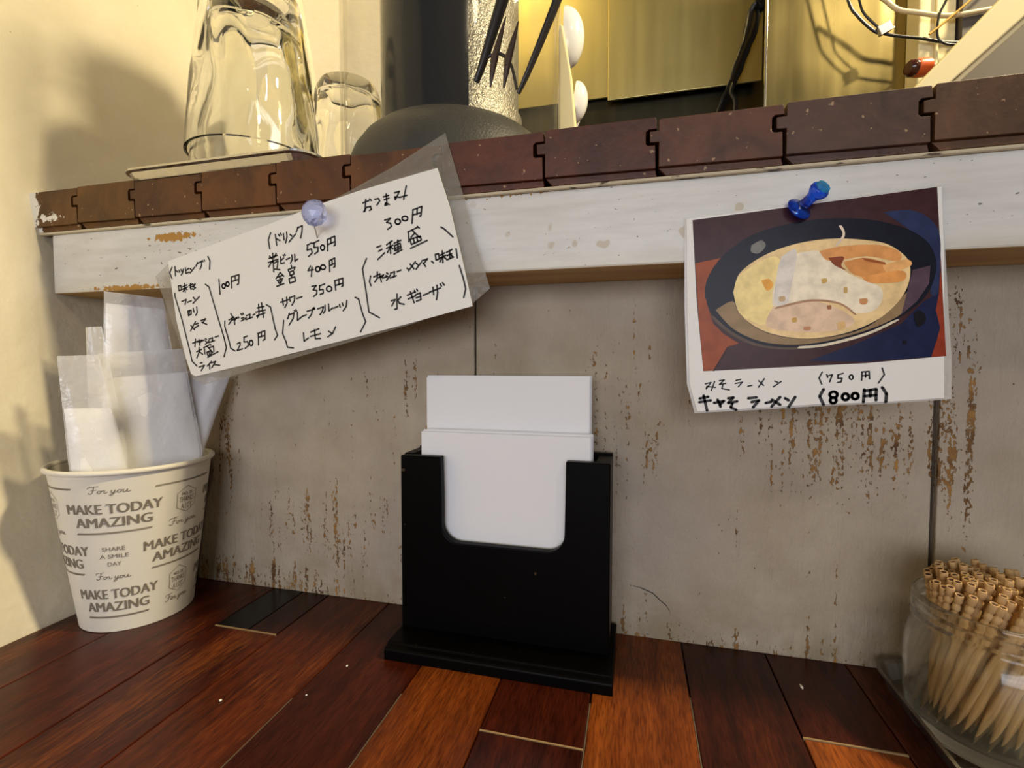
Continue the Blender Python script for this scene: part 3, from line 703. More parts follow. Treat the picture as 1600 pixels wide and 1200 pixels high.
for k, (nm, flat) in enumerate(PRINT_SHAPES.items()):
    q = NT('photo_print_ink', 0.25, spec=0.12)
    c = lin(*PHOTO[nm])
    c = tuple(min(1.0, v * 1.25) for v in c[:3]) + (1,)
    d = tuple(v * 0.78 for v in c[:3]) + (1,)
    q.color(q.ramp(q.noise(120, q.co(loc=(k, 0, k)), 4, 0.6), (0.35, d), (0.6, c)))
    pm.append(q.m)
    pts = pairs(flat)
    if nm in ('bowl', 'soup', 'noodle', 'pork', 'porkb', 'crescent', 'yolk', 'glare') or nm in ('glint', 'navy2', 'rimlight', 'rimwhite', 'gap', 'blk', 'sprout', 'fatline') or nm.startswith('menma') or nm.startswith('spot'):
        cl = smooth_path([Vector((p[0], p[1], 0)) for p in pts + pts[:1]], 5)[:-1]
        pts = [(p.x, p.y) for p in cl]
    y = -0.05732 - 0.000012 * k
    vv = [bm.verts.new((p[0], y, p[1])) for p in pts]
    for tri in tessellate_polygon([[Vector((p[0], p[1], 0)) for p in pts]]):
        bm.faces.new([vv[i] for i in tri]).material_index = k
mesh_obj('photo_print', bm, pm, card)
hw = ink('handwriting', CARD_INK, -0.05745, 0.00080, M['ink'], card)
hb = ink('bold_handwriting', CARD_BOLD_INK, -0.05748, 0.0016, M['ink'], card)


# ------------------------------------------------------------------ push pins
def orient(bm, base, direction):
    q = Vector((0, 0, 1)).rotation_difference(Vector(direction).normalized())
    bmesh.ops.transform(bm, matrix=Matrix.Translation(base) @ q.to_matrix().to_4x4(), verts=bm.verts)


def pin_plastic(name, tint, clear):
    k = NT(name, 0.05, tint)
    k.b.inputs['Transmission Weight'].default_value = 0.9
    k.b.inputs['IOR'].default_value = 1.49
    k.see_through(clear, tint)
    return k.m


pin = thing('push_pin', (0.2190, -0.0626, 0.2909), 'pale lavender faceted ball push pin holding the handwritten menu', 'push pin')
bm = bmesh.new()
bmesh.ops.create_icosphere(bm, subdivisions=2, radius=0.0092)
for v in bm.verts:
    v.co.y *= 0.72
bmesh.ops.transform(bm, matrix=Matrix.Translation((0.2295, -0.0755, 0.3060)), verts=bm.verts)
mesh_obj('head', bm, pin_plastic('lavender_clear_plastic', (0.62, 0.68, 0.98, 1), 0.25), pin)
bm = bmesh.new()
add_tube(bm, [(0.2190, -0.0560, 0.2890), (0.2255, -0.0700, 0.2985)], 0.0006, 8)
mesh_obj('needle', bm, M['tray'], pin)

pin2 = thing('push_pin', (0.5301, -0.0580, 0.2905), 'dark blue translucent push pin holding the noodle photo card', 'push pin')
dirn = Vector((0.0085, -0.0130, 0.0080))
bm = bmesh.new()
add_lathe(bm, [(0, 0), (0.0068, 0), (0.0072, 0.0007), (0.0068, 0.0016), (0.0038, 0.0026), (0.0029, 0.0045), (0.0028, 0.0085), (0.0032, 0.0105), (0.0046, 0.0124), (0.0052, 0.0140), (0.0050, 0.0155), (0.0042, 0.0164), (0, 0.0166)], seg=32)
orient(bm, Vector((0.5293, -0.0592, 0.2897)), dirn)
mesh_obj('grip', bm, pin_plastic('blue_clear_plastic', (0.03, 0.16, 0.90, 1), 0.25), pin2, smooth=True)
bm = bmesh.new()
add_lathe(bm, [(0, 0.01662), (0.0040, 0.01645), (0.0036, 0.0178), (0, 0.0182)], seg=32)
orient(bm, Vector((0.5293, -0.0592, 0.2897)), dirn)
tag(mesh_obj('grip_end', bm, pin_plastic('cyan_clear_plastic', (0.16, 0.72, 0.98, 1), 0.35), pin2, smooth=True), 'bright cyan end of the grip')
bm = bmesh.new()
add_tube(bm, [(0.5293, -0.0592, 0.2897), (0.5275, -0.0520, 0.2880)], 0.0006, 8)
mesh_obj('needle', bm, M['tray'], pin2)

# ------------------------------------------------------------------ napkin holder
h = thing('napkin_holder', (0.353, -0.035, 0.0), 'black lacquered wooden napkin holder with a U shaped cut-out front', 'napkin holder')
HX0, HX1 = 0.2768, 0.4268
bm = bmesh.new()
u = [(HX0, 0.0100), (HX0, 0.1372), (0.3078, 0.1372)]
cxl, cxr, cb, rr = 0.3085, 0.3968, 0.0758, 0.0125
u += [(cxl, 0.110)]
u += [(cxl + rr - rr * math.cos(t * math.pi / 2 / 8), cb + rr - rr * math.sin(t * math.pi / 2 / 8)) for t in range(9)]
u += [(cxr - rr + rr * math.sin(t * math.pi / 2 / 8), cb + rr - rr * math.cos(t * math.pi / 2 / 8)) for t in range(9)]
u += [(0.3972, 0.110), (0.3975, 0.1382), (HX1, 0.1382), (HX1, 0.0100)]
add_prism(bm, u, -0.0462, -0.0395)
mesh_obj('front_panel', bm, M['black'], h, bevel=0.0008)
box('back_panel', HX0, HX1, -0.0140, -0.0080, 0.0100, 0.1392, M['black'], h, 0.0008)
for xa, xb in ((HX0, HX0 + 0.0075), (HX1 - 0.0100, HX1)):
    box('side_panel', xa, xb, -0.0394, -0.0141, 0.0100, 0.1378, M['black'], h, 0.0006)
bm = bmesh.new()
prof = [(-0.0715, 0.0), (-0.0715, 0.0068), (-0.0705, 0.0082), (-0.0668, 0.0086), (-0.0660, 0.0100), (-0.0040, 0.0100), (-0.0030, 0.0088), (-0.0030, 0.0)]
a = [bm.verts.new((0.2806 if p[1] < 0.0085 else 0.2800, p[0], p[1])) for p in prof]
b = [bm.verts.new((0.4303, p[0], p[1])) for p in prof]
bm.faces.new(a[::-1]); bm.faces.new(b)
for i in range(len(prof)):
    bm.faces.new((a[i], a[(i + 1) % len(prof)], b[(i + 1) % len(prof)], b[i]))
for v in bm.verts:
    if v.co.x < 0.35: v.co.x = 0.2758
mesh_obj('base', bm, M['black'], h, bevel=0.0006)

# napkins: a tall rear bundle and a lower front bundle, each folded sheet its own object
bm = bmesh.new()
W, T = 0.1236, 0.00062
prof = [(-T / 2, 0.0), (-T / 2, 1.0), (-T / 6, 1.0), (-T / 6, 0.004), (T / 6, 0.004), (T / 6, 1.0), (T / 2, 1.0), (T / 2, 0.0)]
a = [bm.verts.new((0, p[0], p[1])) for p in prof]
b = [bm.verts.new((W, p[0], p[1])) for p in prof]
bm.faces.new(a); bm.faces.new(b[::-1])
for i in range(8):
    bm.faces.new((a[i], a[(i + 1) % 8], b[(i + 1) % 8], b[i]))
proto = mesh_obj('paper_napkin', bm, M['napkin'])
rng = random.Random(5)
first = True
for kind, n, y0, ztop in (('rear', 9, -0.0152, 0.1945), ('front', 17, -0.0232, 0.1545)):
    for i in range(n):
        o = proto if first else proto.copy()
        if not first:
            COL.objects.link(o)
        first = False
        zt = ztop + rng.uniform(-0.0012, 0.0006)
        o.scale = (1, 1, zt - 0.0105)
        xo = 0.2876 + (0.0020 if kind == 'front' else 0) + rng.uniform(-0.0009, 0.0009)
        if kind == 'front' and i == n - 1:
            xo = 0.2892
        o.location = (xo, y0 - i * 0.00084 + (0 if kind == 'rear' else 0), 0.0103)
        if kind == 'front' and i == n - 1:
            tag(o, 'frontmost white paper napkin of the lower bundle, filling the cut-out of the holder', 'napkin', 'paper napkins in the black holder')
        elif kind == 'rear' and i == n - 1:
            tag(o, 'front sheet of the taller white napkin bundle at the back of the holder', 'napkin', 'paper napkins in the black holder')
        elif kind == 'rear':
            tag(o, 'white paper napkin packed edge to edge in the taller rear bundle of the holder', 'napkin', 'taller paper napkins in the black holder')
        else:
            tag(o, 'white paper napkin packed edge to edge in the lower front bundle of the holder', 'napkin', 'lower paper napkins in the black holder')

# ------------------------------------------------------------------ paper cup with printed lettering
CX, CY, R0, R1, CH = 0.0425, -0.0575, 0.0380, 0.0538, 0.1259
cup = thing('paper_cup', (CX, CY, 0.0), 'cream paper cup printed with grey slogans standing against the plaster wall', 'cup')
crad = lambda z: R0 + (R1 - R0) * z / CH
bm = bmesh.new()
t = 0.0008
add_lathe(bm, [(0, 0.006), (R0 - t, 0.006), (R0 - t, 0.0005), (R0, 0.0005), (R0, 0.0), (crad(0.03), 0.03), (crad(0.08), 0.08), (crad(0.1235), 0.1235), (crad(0.1235) - t, 0.1235), (crad(0.08) - t, 0.08), (R0 - t + 0.0012, 0.0075), (0, 0.0075)], (CX, CY, 0.0004), 72)
mesh_obj('body', bm, M['cup'], cup, smooth=True)
bm = bmesh.new()
ring = [(crad(0.1245) + 0.0006 + 0.0020 * math.cos(k * math.pi / 6), 0.1245 + 0.0020 * math.sin(k * math.pi / 6)) for k in range(12)]
add_lathe(bm, ring, (CX, CY, 0.0), 72, closed=True)
mesh_obj('rolled_rim', bm, M['cup'], cup, smooth=True)


def wrap(th, z, off=0.00022):
    r = crad(z) + off
    return Vector((CX + r * math.cos(th), CY + r * math.sin(th), z))


def text_polys(s, size_z, bold=0.0):
    cu = bpy.data.curves.new('t', 'FONT')
    cu.body = s
    cu.size = 1.0
    cu.offset = bold
    cu.resolution_u = 3
    ob = bpy.data.objects.new('t', cu)
    COL.objects.link(ob)
    dg = bpy.context.evaluated_depsgraph_get()
    me = bpy.data.meshes.new_from_object(ob.evaluated_get(dg))
    bpy.data.objects.remove(ob)
    vs_ = [v.co.copy() for v in me.vertices]
    fs_ = [list(p.vertices) for p in me.polygons]
    bpy.data.meshes.remove(me)
    return vs_, fs_


def put_text(bm, s, th0, th1, zb, cap, bold=0.0):
    """th0..th1 = angles (deg) of the text's ends, zb = baseline height, cap = capital height"""
    vs_, fs_ = text_polys(s, cap, 0.0)
    x0 = min(v.x for v in vs_); x1 = max(v.x for v in vs_)
    yb = 0.0
    yt = max(v.y for v in vs_)
    nv = []
    for sh in ((-bold, 0.0, bold) if bold else (0.0,)):      # heavier strokes: the letters doubled a hair sideways
        nv = []
        for v in vs_:
            f = (v.x + sh - x0) / (x1 - x0)
            nv.append(bm.verts.new(wrap(R(th0 + (th1 - th0) * f), zb + cap * (v.y - yb) / (yt - yb), 0.00022 + 0.00002 * (sh > 0) + 0.00004 * (sh < 0))))
        for f in fs_:
            bm.faces.new([nv[i] for i in f])


def put_line(bm, pts, w):
    """pts in (angle deg, z)"""
    P = [(R(p[0]) * crad(p[1]), p[1]) for p in pts]
    zm = sum(p[1] for p in P) / len(P)
    for poly in ribbon2d(P, w):
        bm.faces.new([bm.verts.new(wrap(q.x / crad(max(min(q.y, 0.12), 0.004)), q.y)) for q in poly])


SCRIPT = [[(0.0, 2.1), (0.2, 2.6), (1.0, 2.75), (2.4, 2.9)], [(1.5, 2.8), (1.2, 1.4), (0.9, 0.4), (0.3, 0.1), (0.0, 0.5)], [(0.7, 1.4), (2.0, 1.6)],
          [(2.5, 1.2), (2.1, 0.9), (2.1, 0.4), (2.5, 0.2), (2.9, 0.6), (2.8, 1.1), (2.5, 1.2), (3.2, 1.0)], [(3.2, 1.2), (3.4, 1.2), (3.7, 1.15), (3.55, 0.5), (3.8, 0.2), (4.3, 0.6)],
          [(5.2, 1.2), (5.1, 0.5), (5.5, 0.3), (5.95, 1.2), (5.6, 0.0), (5.1, -0.8), (4.7, -0.6), (5.4, 0.1), (6.3, 0.5)],
          [(6.8, 1.2), (6.4, 0.9), (6.4, 0.4), (6.8, 0.2), (7.2, 0.6), (7.1, 1.1), (6.8, 1.2), (7.6, 1.0)], [(7.7, 1.2), (7.6, 0.4), (8.0, 0.2), (8.5, 1.2), (8.4, 0.4), (8.7, 0.2), (9.1, 0.5)]]


def put_script(bm, th0, th1, zb, hgt):
    for st in SCRIPT:
        p = smooth_path([Vector((q[0], q[1], 0)) for q in st], 3)
        put_line(bm, [(th0 + (th1 - th0) * q.x / 9.1, zb + hgt * q.y / 2.9) for q in p], 0.00050)


def put_rule(bm, th0, th1, z):
    n = int((th1 - th0) / 1.35)
    for k in range(n):
        th = th0 + (th1 - th0) * k / n
        put_line(bm, [(th, z - 0.0005), (th + 1.0, z + 0.0005)], 0.0007)


def put_badge(bm, th, z):
    hw = 9.6
    hexa = [(th, z + 0.0106), (th + hw, z + 0.0058), (th + hw, z - 0.0058), (th, z - 0.0106), (th - hw, z - 0.0058), (th - hw, z + 0.0058), (th, z + 0.0106)]
    put_line(bm, hexa, 0.00035)
    put_text(bm, 'NO. 25', th - 5.2, th + 5.2, z + 0.0034, 0.0024, 0.03)
    put_text(bm, 'THANKS', th - 7.6, th + 7.6, z - 0.0020, 0.0042)
    put_text(bm, 'A LOT', th - 5.6, th + 5.6, z - 0.0075, 0.0042)


def slogan(bm, c, z):
    """c = angle of the block's middle, z = height of the upper baseline"""
    put_script(bm, c - 15.0, c + 13.2, z + 0.0152, 0.0058)
    put_text(bm, 'MAKE TODAY', c - 35.0, c + 35.0, z, 0.0073, 0.034)
    put_text(bm, 'AMAZING', c - 28.5, c + 27.5, z - 0.0102, 0.0073, 0.034)
    put_rule(bm, c - 29.0, c + 27.8, z - 0.0150)


bm = bmesh.new()
slogan(bm, -54.3, 0.0942)
slogan(bm, -57.0, 0.0277)
slogan(bm, 2.0, 0.0613)
slogan(bm, -111.0, 0.0622)
slogan(bm, 61.0, 0.0942)
slogan(bm, 60.0, 0.0277)
put_badge(bm, 2.4, 0.0954)
put_badge(bm, -0.9, 0.0307)
put_badge(bm, -111.0, 0.0985)
for s, zz, hw in (('SHARE', 0.0665, 8.8), ('A SMILE', 0.0608, 11.2), ('DAY', 0.0547, 5.4)):
    put_text(bm, s, -55.6 - hw, -55.6 + hw, zz - 0.0013, 0.0031)
put_rule(bm, -24.5, 30.0, 0.1110)
put_rule(bm, -128.0, -82.6, 0.1130)
put_script(bm, -13.8, 12.0, 0.0140, 0.0058)
mesh_obj('printed_lettering', bm, M['print'], cup)


# ------------------------------------------------------------------ wrapped sachets standing in the cup
def mat_towel():
    k = NT('white_towel_in_film', 0.35, (0.86, 0.85, 0.86, 1), spec=0.5)
    k.bump(k.noise(22, k.co((1, 1, 0.6)), 3, 0.5, 0.6), 0.3, 0.008)
    return k.m


M['towel'] = mat_towel()
M['wrap'] = mat_film('crinkled_clear_film', (0.90, 0.90, 0.92, 1), 0.68, 0.08, (70, 1.0), 1.0)


def sachet(quad, z_low, label, fill=0.80, seed=0):
    TL, TR, BR, BL = [Vector(p) for p in quad]
    U, N_ = Vector((0.612, 0.791)), Vector((0.791, -0.612))

    def clamp(p, rad, k_off):
        d = Vector((p.x - CX, p.y - CY))
        o_, s_ = d.dot(N_) * k_off, d.dot(U)
        lim = math.sqrt(max(1e-8, rad * rad - o_ * o_))
        s_ = max(-lim, min(lim, s_))
        return Vector((CX + U.x * s_ + N_.x * o_, CY + U.y * s_ + N_.y * o_, p.z))
    BL, BR = clamp(BL, 0.0485, 1.0), clamp(BR, 0.0485, 1.0)
    BL2, BR2 = BL.copy(), BR.copy()
    BL2.z = BR2.z = z_low
    BL2, BR2 = clamp(BL2, 0.0315, 0.7), clamp(BR2, 0.0315, 0.7)
    zr = (BL.z - z_low) / (TL.z - z_low)

    def side_at(Lo, Mid, Top, v):
        return Lo.lerp(Mid, v / zr) if v < zr else Mid.lerp(Top, (v - zr) / (1 - zr))
    root = thing('wrapped_hand_towel', ((BL2 + BR2) / 2), label, 'hand towel', 'clear wrapped towels in the paper cup')
    nrm = (TR - TL).cross(BL - TL).normalized()
    if nrm.y > 0: nrm = -nrm
    for part, f0, f1, inset, th, mat in (('towel', 0.0, fill, 0.03, 0.0022, M['towel']), ('film_wrapper', 0.0, 1.0, 0.0, 0.0026, M['wrap'])):
        bm = bmesh.new()
        NU, NV = 14, 20
        for side in (1, -1):
            g = []
            for i in range(NU + 1):
                row = []
                for j in range(NV + 1):
                    uu, vv = i / NU, j / NV
                    u2 = inset + uu * (1 - 2 * inset)
                    v2 = f0 + vv * (f1 - f0)
                    p = side_at(BL2, BL, TL, v2).lerp(side_at(BR2, BR, TR, v2), u2)
                    puff = (max(0.0, 1 - (2 * uu - 1) ** 4)) ** 0.6 * (max(0.0, 1 - (2 * vv - 1) ** 6)) ** 0.6
                    if part == 'film_wrapper':
                        puff *= min(1.0, max(0.06, (fill + 0.06 - v2) / 0.12)) if v2 > fill - 0.06 else 1.0
                    wr = 0.0012 * noise.noise(Vector((uu * 4 + seed, vv * 6, seed * 1.7))) + (0.0014 * noise.noise(Vector((uu * 9 + seed, vv * 14, 3.0))) if part == 'film_wrapper' and v2 > fill else 0)
                    row.append(bm.verts.new(p + nrm * (side * th * puff + wr + (0.00008 * side))))
                g.append(row)
            for i in range(NU):
                for j in range(NV):
                    bm.faces.new((g[i][j], g[i + 1][j], g[i + 1][j + 1], g[i][j + 1]))
        mesh_obj(part, bm, mat, root, smooth=True)
    return root


sachet([[0.0343, -0.0714, 0.261], [0.0575, -0.0414, 0.2585], [0.0656, -0.0309, 0.1503], [0.032, -0.0743, 0.1546]], 0.03, 'wrapped white hand towel standing tallest at the back of the paper cup', 0.96, 1)
sachet([[0.0712, -0.0368, 0.1974], [0.0931, -0.0084, 0.1971], [0.083, -0.0215, 0.1293], [0.0631, -0.0472, 0.1281]], 0.03, 'wrapped white hand towel leaning to the right edge of the paper cup', 0.97, 2)
sachet([[0.0426, -0.0835, 0.2114], [0.0759, -0.0404, 0.2162], [0.0856, -0.028, 0.1284], [0.0453, -0.0801, 0.1244]], 0.02, 'wide wrapped white hand towel with crinkled film top in the middle of the cup', 0.9, 3)
sachet([[0.0453, -0.0931, 0.2308], [0.0509, -0.0859, 0.2318], [0.059, -0.0754, 0.1355], [0.0452, -0.0932, 0.138]], 0.03, 'narrow clear wrapper corner sticking up behind the left towel in the cup', 0.62, 4)
sachet([[0.0405, -0.1092, 0.2091], [0.0543, -0.0912, 0.2102], [0.0636, -0.0793, 0.124], [0.0427, -0.1063, 0.1273]], 0.02, 'short wrapped white hand towel at the front left of the paper cup', 0.8, 5)

# ------------------------------------------------------------------ steel tray, jar and toothpicks
tr = thing('metal_tray', (0.67, -0.06, 0.0), 'shallow dull steel tray on the counter under the toothpick jar', 'tray')


def rounded(x0, x1, y0, y1, r, n=6):
    out = []
    for cx_, cy_, a0 in ((x1 - r, y1 - r, 0), (x0 + r, y1 - r, 90), (x0 + r, y0 + r, 180), (x1 - r, y0 + r, 270)):
        for k in range(n + 1):
            a = R(a0 + 90 * k / n)
            out.append((cx_ + r * math.cos(a), cy_ + r * math.sin(a)))
    return out


def tray_mesh(bm, x0, x1, y0, y1, z0, ht, flare, rim, cr=0.016):
    levels = [(0.0, z0), (0.0, z0 + 0.0012)]
    loops = []
    specs = [(0.0, z0, cr), (flare, z0 + ht, cr + flare), (flare + rim, z0 + ht + rim * 0.3, cr + flare + rim), (flare + rim, z0 + ht + rim * 0.9, cr + flare + rim), (flare, z0 + ht + rim * 0.9, cr + flare), (flare - 0.0012, z0 + ht, cr + flare), (-0.0012, z0 + 0.0014, cr)]
    for d, z, r in specs:
        loops.append([bm.verts.new((p[0], p[1], z)) for p in rounded(x0 - d, x1 + d, y0 - d, y1 + d, max(r, 0.002))])
    n = len(loops[0])
    bm.faces.new(loops[0])
    for A, B in zip(loops, loops[1:]):
        for k in range(n):
            bm.faces.new((A[k], A[(k + 1) % n], B[(k + 1) % n], B[k]))
    bm.faces.new(loops[-1])


bm = bmesh.new()
tray_mesh(bm, 0.5965, 0.745, -0.150, -0.0105, 0.0005, 0.0100, 0.0035, 0.0020, 0.014)
mesh_obj('body', bm, M['dull'], tr, smooth=False)

JX, JY, JZ = 0.6300, -0.0560, 0.0020
jar = thing('toothpick_jar', (JX, JY, JZ), 'round clear glass jar packed with wooden toothpicks on the steel tray', 'jar')
bm = bmesh.new()
outp = [(0, 0), (0.031, 0), (0.0352, 0.0022), (0.0372, 0.008), (0.0382, 0.018), (0.0385, 0.036), (0.0380, 0.046), (0.0362, 0.0535), (0.0336, 0.0575), (0.0332, 0.0588),
        (0.0356, 0.0600), (0.0356, 0.0614), (0.0334, 0.0626), (0.0334, 0.0640), (0.0358, 0.0652), (0.0358, 0.0666), (0.0334, 0.0678), (0.0334, 0.0692), (0.0352, 0.0705), (0.0354, 0.0722), (0.0344, 0.0736),
        (0.0326, 0.0732), (0.0318, 0.0715), (0.0316, 0.0580), (0.0345, 0.0500), (0.0358, 0.042), (0.0360, 0.020), (0.0350, 0.012), (0.0310, 0.0085), (0, 0.0080)]
add_lathe(bm, outp, (JX, JY, JZ), 64)
mesh_obj('glass_body', bm, M['jar'], jar, smooth=True)


def mat_pick():
    k = NT('birch_toothpick', 0.6, spec=0.25)
    v = k.co((1, 1, 0.08))
    oi = k.n('ShaderNodeObjectInfo')
    c = k.ramp(k.noise(900, v, 2), (0.3, (0.42, 0.25, 0.10, 1)), (0.7, (0.60, 0.41, 0.20, 1)))
    c = k.mix(k.math('MULTIPLY', oi.outputs['Random'], 0.35), c, (0.50, 0.28, 0.11, 1))
    x, y, z = k.xyz()
    k.color(c)
    return k.m


mp = mat_pick()
mhole = plain('dark_toothpick_core', (0.045, 0.012, 0.006, 1), 0.9)
L = 0.0760
rp = 0.00190
bm = bmesh.new()
pf = [(0.00012, 0.0), (0.0007, 0.0035), (0.0013, 0.0085), (rp, 0.015), (rp, L - 0.0115), (rp * 0.66, L - 0.0108), (rp * 0.66, L - 0.0098), (rp, L - 0.0092), (rp, L - 0.0066), (rp * 0.66, L - 0.0060), (rp * 0.66, L - 0.0050), (rp, L - 0.0044), (rp, L - 0.0002), (rp * 0.92, L), (rp * 0.74, L), (rp * 0.68, L - 0.0005)]
add_lathe(bm, pf, seg=9)
bm.verts.ensure_lookup_table()
n = len(pf)
bm.faces.new(bm.verts[0:9])
f = bm.faces.new(bm.verts[(n - 1) * 9:n * 9])
f.material_index = 1
pick0 = mesh_obj('toothpick', bm, [mp, mhole], smooth=True)
rng = random.Random(11)
first = True
ringspec = ((35, 0.0258, 0.0284), (28, 0.0205, 0.0232), (21, 0.0155, 0.0182), (14, 0.0105, 0.0132), (8, 0.0058, 0.0080), (3, 0.0022, 0.0030))
for ri, (cnt, rb, rt) in enumerate(ringspec):
    for k in range(cnt):
        a = 2 * math.pi * k / cnt + ri * 0.37 + rng.uniform(-0.02, 0.02)
        tw = R(50) + R(rng.uniform(-6, 6))
        zb = JZ + 0.0088 + rng.uniform(0, 0.0006)
        p0 = Vector((JX + rb * math.cos(a), JY + rb * math.sin(a), zb))
        rt2 = rt
        p1 = Vector((JX + rt2 * math.cos(a + tw), JY + rt2 * math.sin(a + tw), zb + 0.074))
        d = (p1 - p0).normalized()
        o = pick0 if first else pick0.copy()
        if not first:
            COL.objects.link(o)
        first = False
        o.rotation_mode = 'QUATERNION'
        o.rotation_quaternion = Vector((0, 0, 1)).rotation_difference(d)
        o.location = p0 + d * rng.uniform(0, 0.0060 if ri else 0.0030)
        if ri == 0:
            lb, gr = 'wooden toothpick in the outermost ring against the jar glass, point down', 'toothpicks against the jar glass'
        else:
            lb, gr = 'wooden toothpick packed in the middle of the jar, grooved end up', 'toothpicks in the middle of the jar'
        tag(o, lb, 'toothpick', gr)

# ------------------------------------------------------------------ on the shelf: tray, tumblers, clear canister, fork, spoons
tr2 = thing('serving_tray', (0.13, 0.03, ZT), 'steel serving tray under the upside-down tumblers on the shelf end', 'tray')
bm = bmesh.new()
tray_mesh(bm, 0.0440, 0.2080, -0.0575, 0.155, ZT + 0.0010, 0.0052, 0.0035, 0.0026, 0.012)
mesh_obj('body', bm, M['tray'], tr2)


def tumbler(loc, ht, r_rim, r_base, label, seed, nf=10):
    root = thing('glass_tumbler', loc, label, 'drinking glass', 'upside-down tumblers on the shelf')
    bm = bmesh.new()
    outer, inner = [], []
    N = 26
    def wob(a, z, i):
        f = z / ht
        env = max(0.0, min(1.0, (f - 0.14) / 0.10)) * max(0.0, min(1.0, (0.95 - f) / 0.08))
        ph = 0.55 * math.sin(f * 9 + seed)
        return 1.0 + env * (0.044 * abs(math.cos(nf * a / 2 + ph)) - 0.024 + 0.013 * math.sin(f * 15 + 2.2 * math.cos(a * 3 + seed)))
    pr = []
    for i in range(N + 1):
        f = i / N
        r = r_rim + (r_base - r_rim) * (f ** 1.15)
        if f > 0.94: r -= (f - 0.94) / 0.06 * 0.004
        pr.append((r, ht * f))
    inn = [(max(0.0015, p[0] - 0.0026), p[1]) for p in pr if p[1] < ht - 0.013]
    prof = [(0, ht)] + pr[::-1] + [(pr[0][0] - 0.0011, -0.0008)] + inn + [(inn[-1][0] - 0.006, ht - 0.0125), (0, ht - 0.0115)]
    nout = len(pr) + 1
    add_lathe(bm, prof, loc, 80, lambda a, z, i: wob(a, z, i) if i <= nout else 1.0 + 0.25 * (wob(a, z, i) - 1.0))
    mesh_obj('glass_body', bm, M['tumbler'], root, smooth=True)
    return root


GX, GY = 0.1215, -0.0060
tumbler((GX, GY, ZT + 0.0040), 0.145, 0.0505, 0.0345, 'inner clear tumbler upside down on the steel tray, half inside another glass', 0.4)
tumbler((GX, GY, ZT + 0.0290), 0.145, 0.0525, 0.0365, 'outer wavy clear tumbler stacked upside down over another glass', 2.0)
tumbler((0.137, 0.112, ZT + 0.0040), 0.150, 0.0440, 0.0335, 'clear tumbler upside down behind the stacked pair, partly hidden by the canister', 4.1)

DX, DY = 0.287, 0.037
can = thing('utensil_canister', (DX, DY, ZT), 'large clear cylindrical canister with dark grey core and flared grey foot', 'canister')
HC = 0.34
bm = bmesh.new()
add_lathe(bm, [(0.0925, 0.001), (0.0925, HC), (0.0895, HC), (0.0895, 0.001)], (DX, DY, ZT), 96, closed=True)
mesh_obj('clear_sleeve', bm, M['acrylic'], can, smooth=True)


def mat_frost():
    k = NT('frosted_grey_metal', 0.42, (0.32, 0.30, 0.26, 1), 0.75)
    v = k.co()
    k.bump(k.noise(520, v, 2, 0.6), 0.9, 0.0012)
    k.color(k.ramp(k.noise(700, v, 2), (0.3, (0.24, 0.23, 0.20, 1)), (0.75, (0.52, 0.49, 0.42, 1))))
    return k.m


def foot_mat():
    k = NT('grey_satin_foot', 0.48, (0.042, 0.040, 0.037, 1), 0.0, 0.35)
    k.bump(k.noise(620, k.co(), 2, 0.6), 0.5, 0.0008)
    return k.m


frost = mat_frost()
bm = bmesh.new()
add_lathe(bm, [(0, 0.0012), (0.0890, 0.0012), (0.0890, 0.0050), (0.0875, 0.0150), (0.0830, 0.0270), (0.0760, 0.0370), (0.0690, 0.0430), (0.0600, 0.0470), (0, 0.0470)], (DX, DY, ZT), 72)
mesh_obj('foot', bm, foot_mat(), can, smooth=True)
bm = bmesh.new()
add_lathe(bm, [(0, 0.0471), (0.0555, 0.0471), (0.0555, 0.062), (0.0525, 0.066), (0.0525, HC - 0.02), (0, HC - 0.02)], (DX + 0.004, DY, ZT), 64)
tag(mesh_obj('core', bm, frost, can, smooth=True), 'sparkling frosted grey core')
bm = bmesh.new()
shell = []
for k in range(37):
    a = R(150 + (302 - 150) * k / 36)
    shell.append([bm.verts.new((DX + r * math.cos(a), DY + r * math.sin(a), z)) for r, z in ((0.0605, ZT + 0.0472), (0.0605, ZT + HC - 0.01), (0.0585, ZT + HC - 0.01), (0.0585, ZT + 0.0472))])
for A, B in zip(shell, shell[1:]):
    for q in range(4):
        bm.faces.new((A[q], A[(q + 1) % 4], B[(q + 1) % 4], B[q]))
bm.faces.new(shell[0]); bm.faces.new(shell[-1][::-1])
tag(mesh_obj('dark_cover', bm, plain('gloss_charcoal', (0.012, 0.013, 0.017, 1), 0.12, 0.0, 0.25), can, smooth=True), 'glossy charcoal half-round cover')

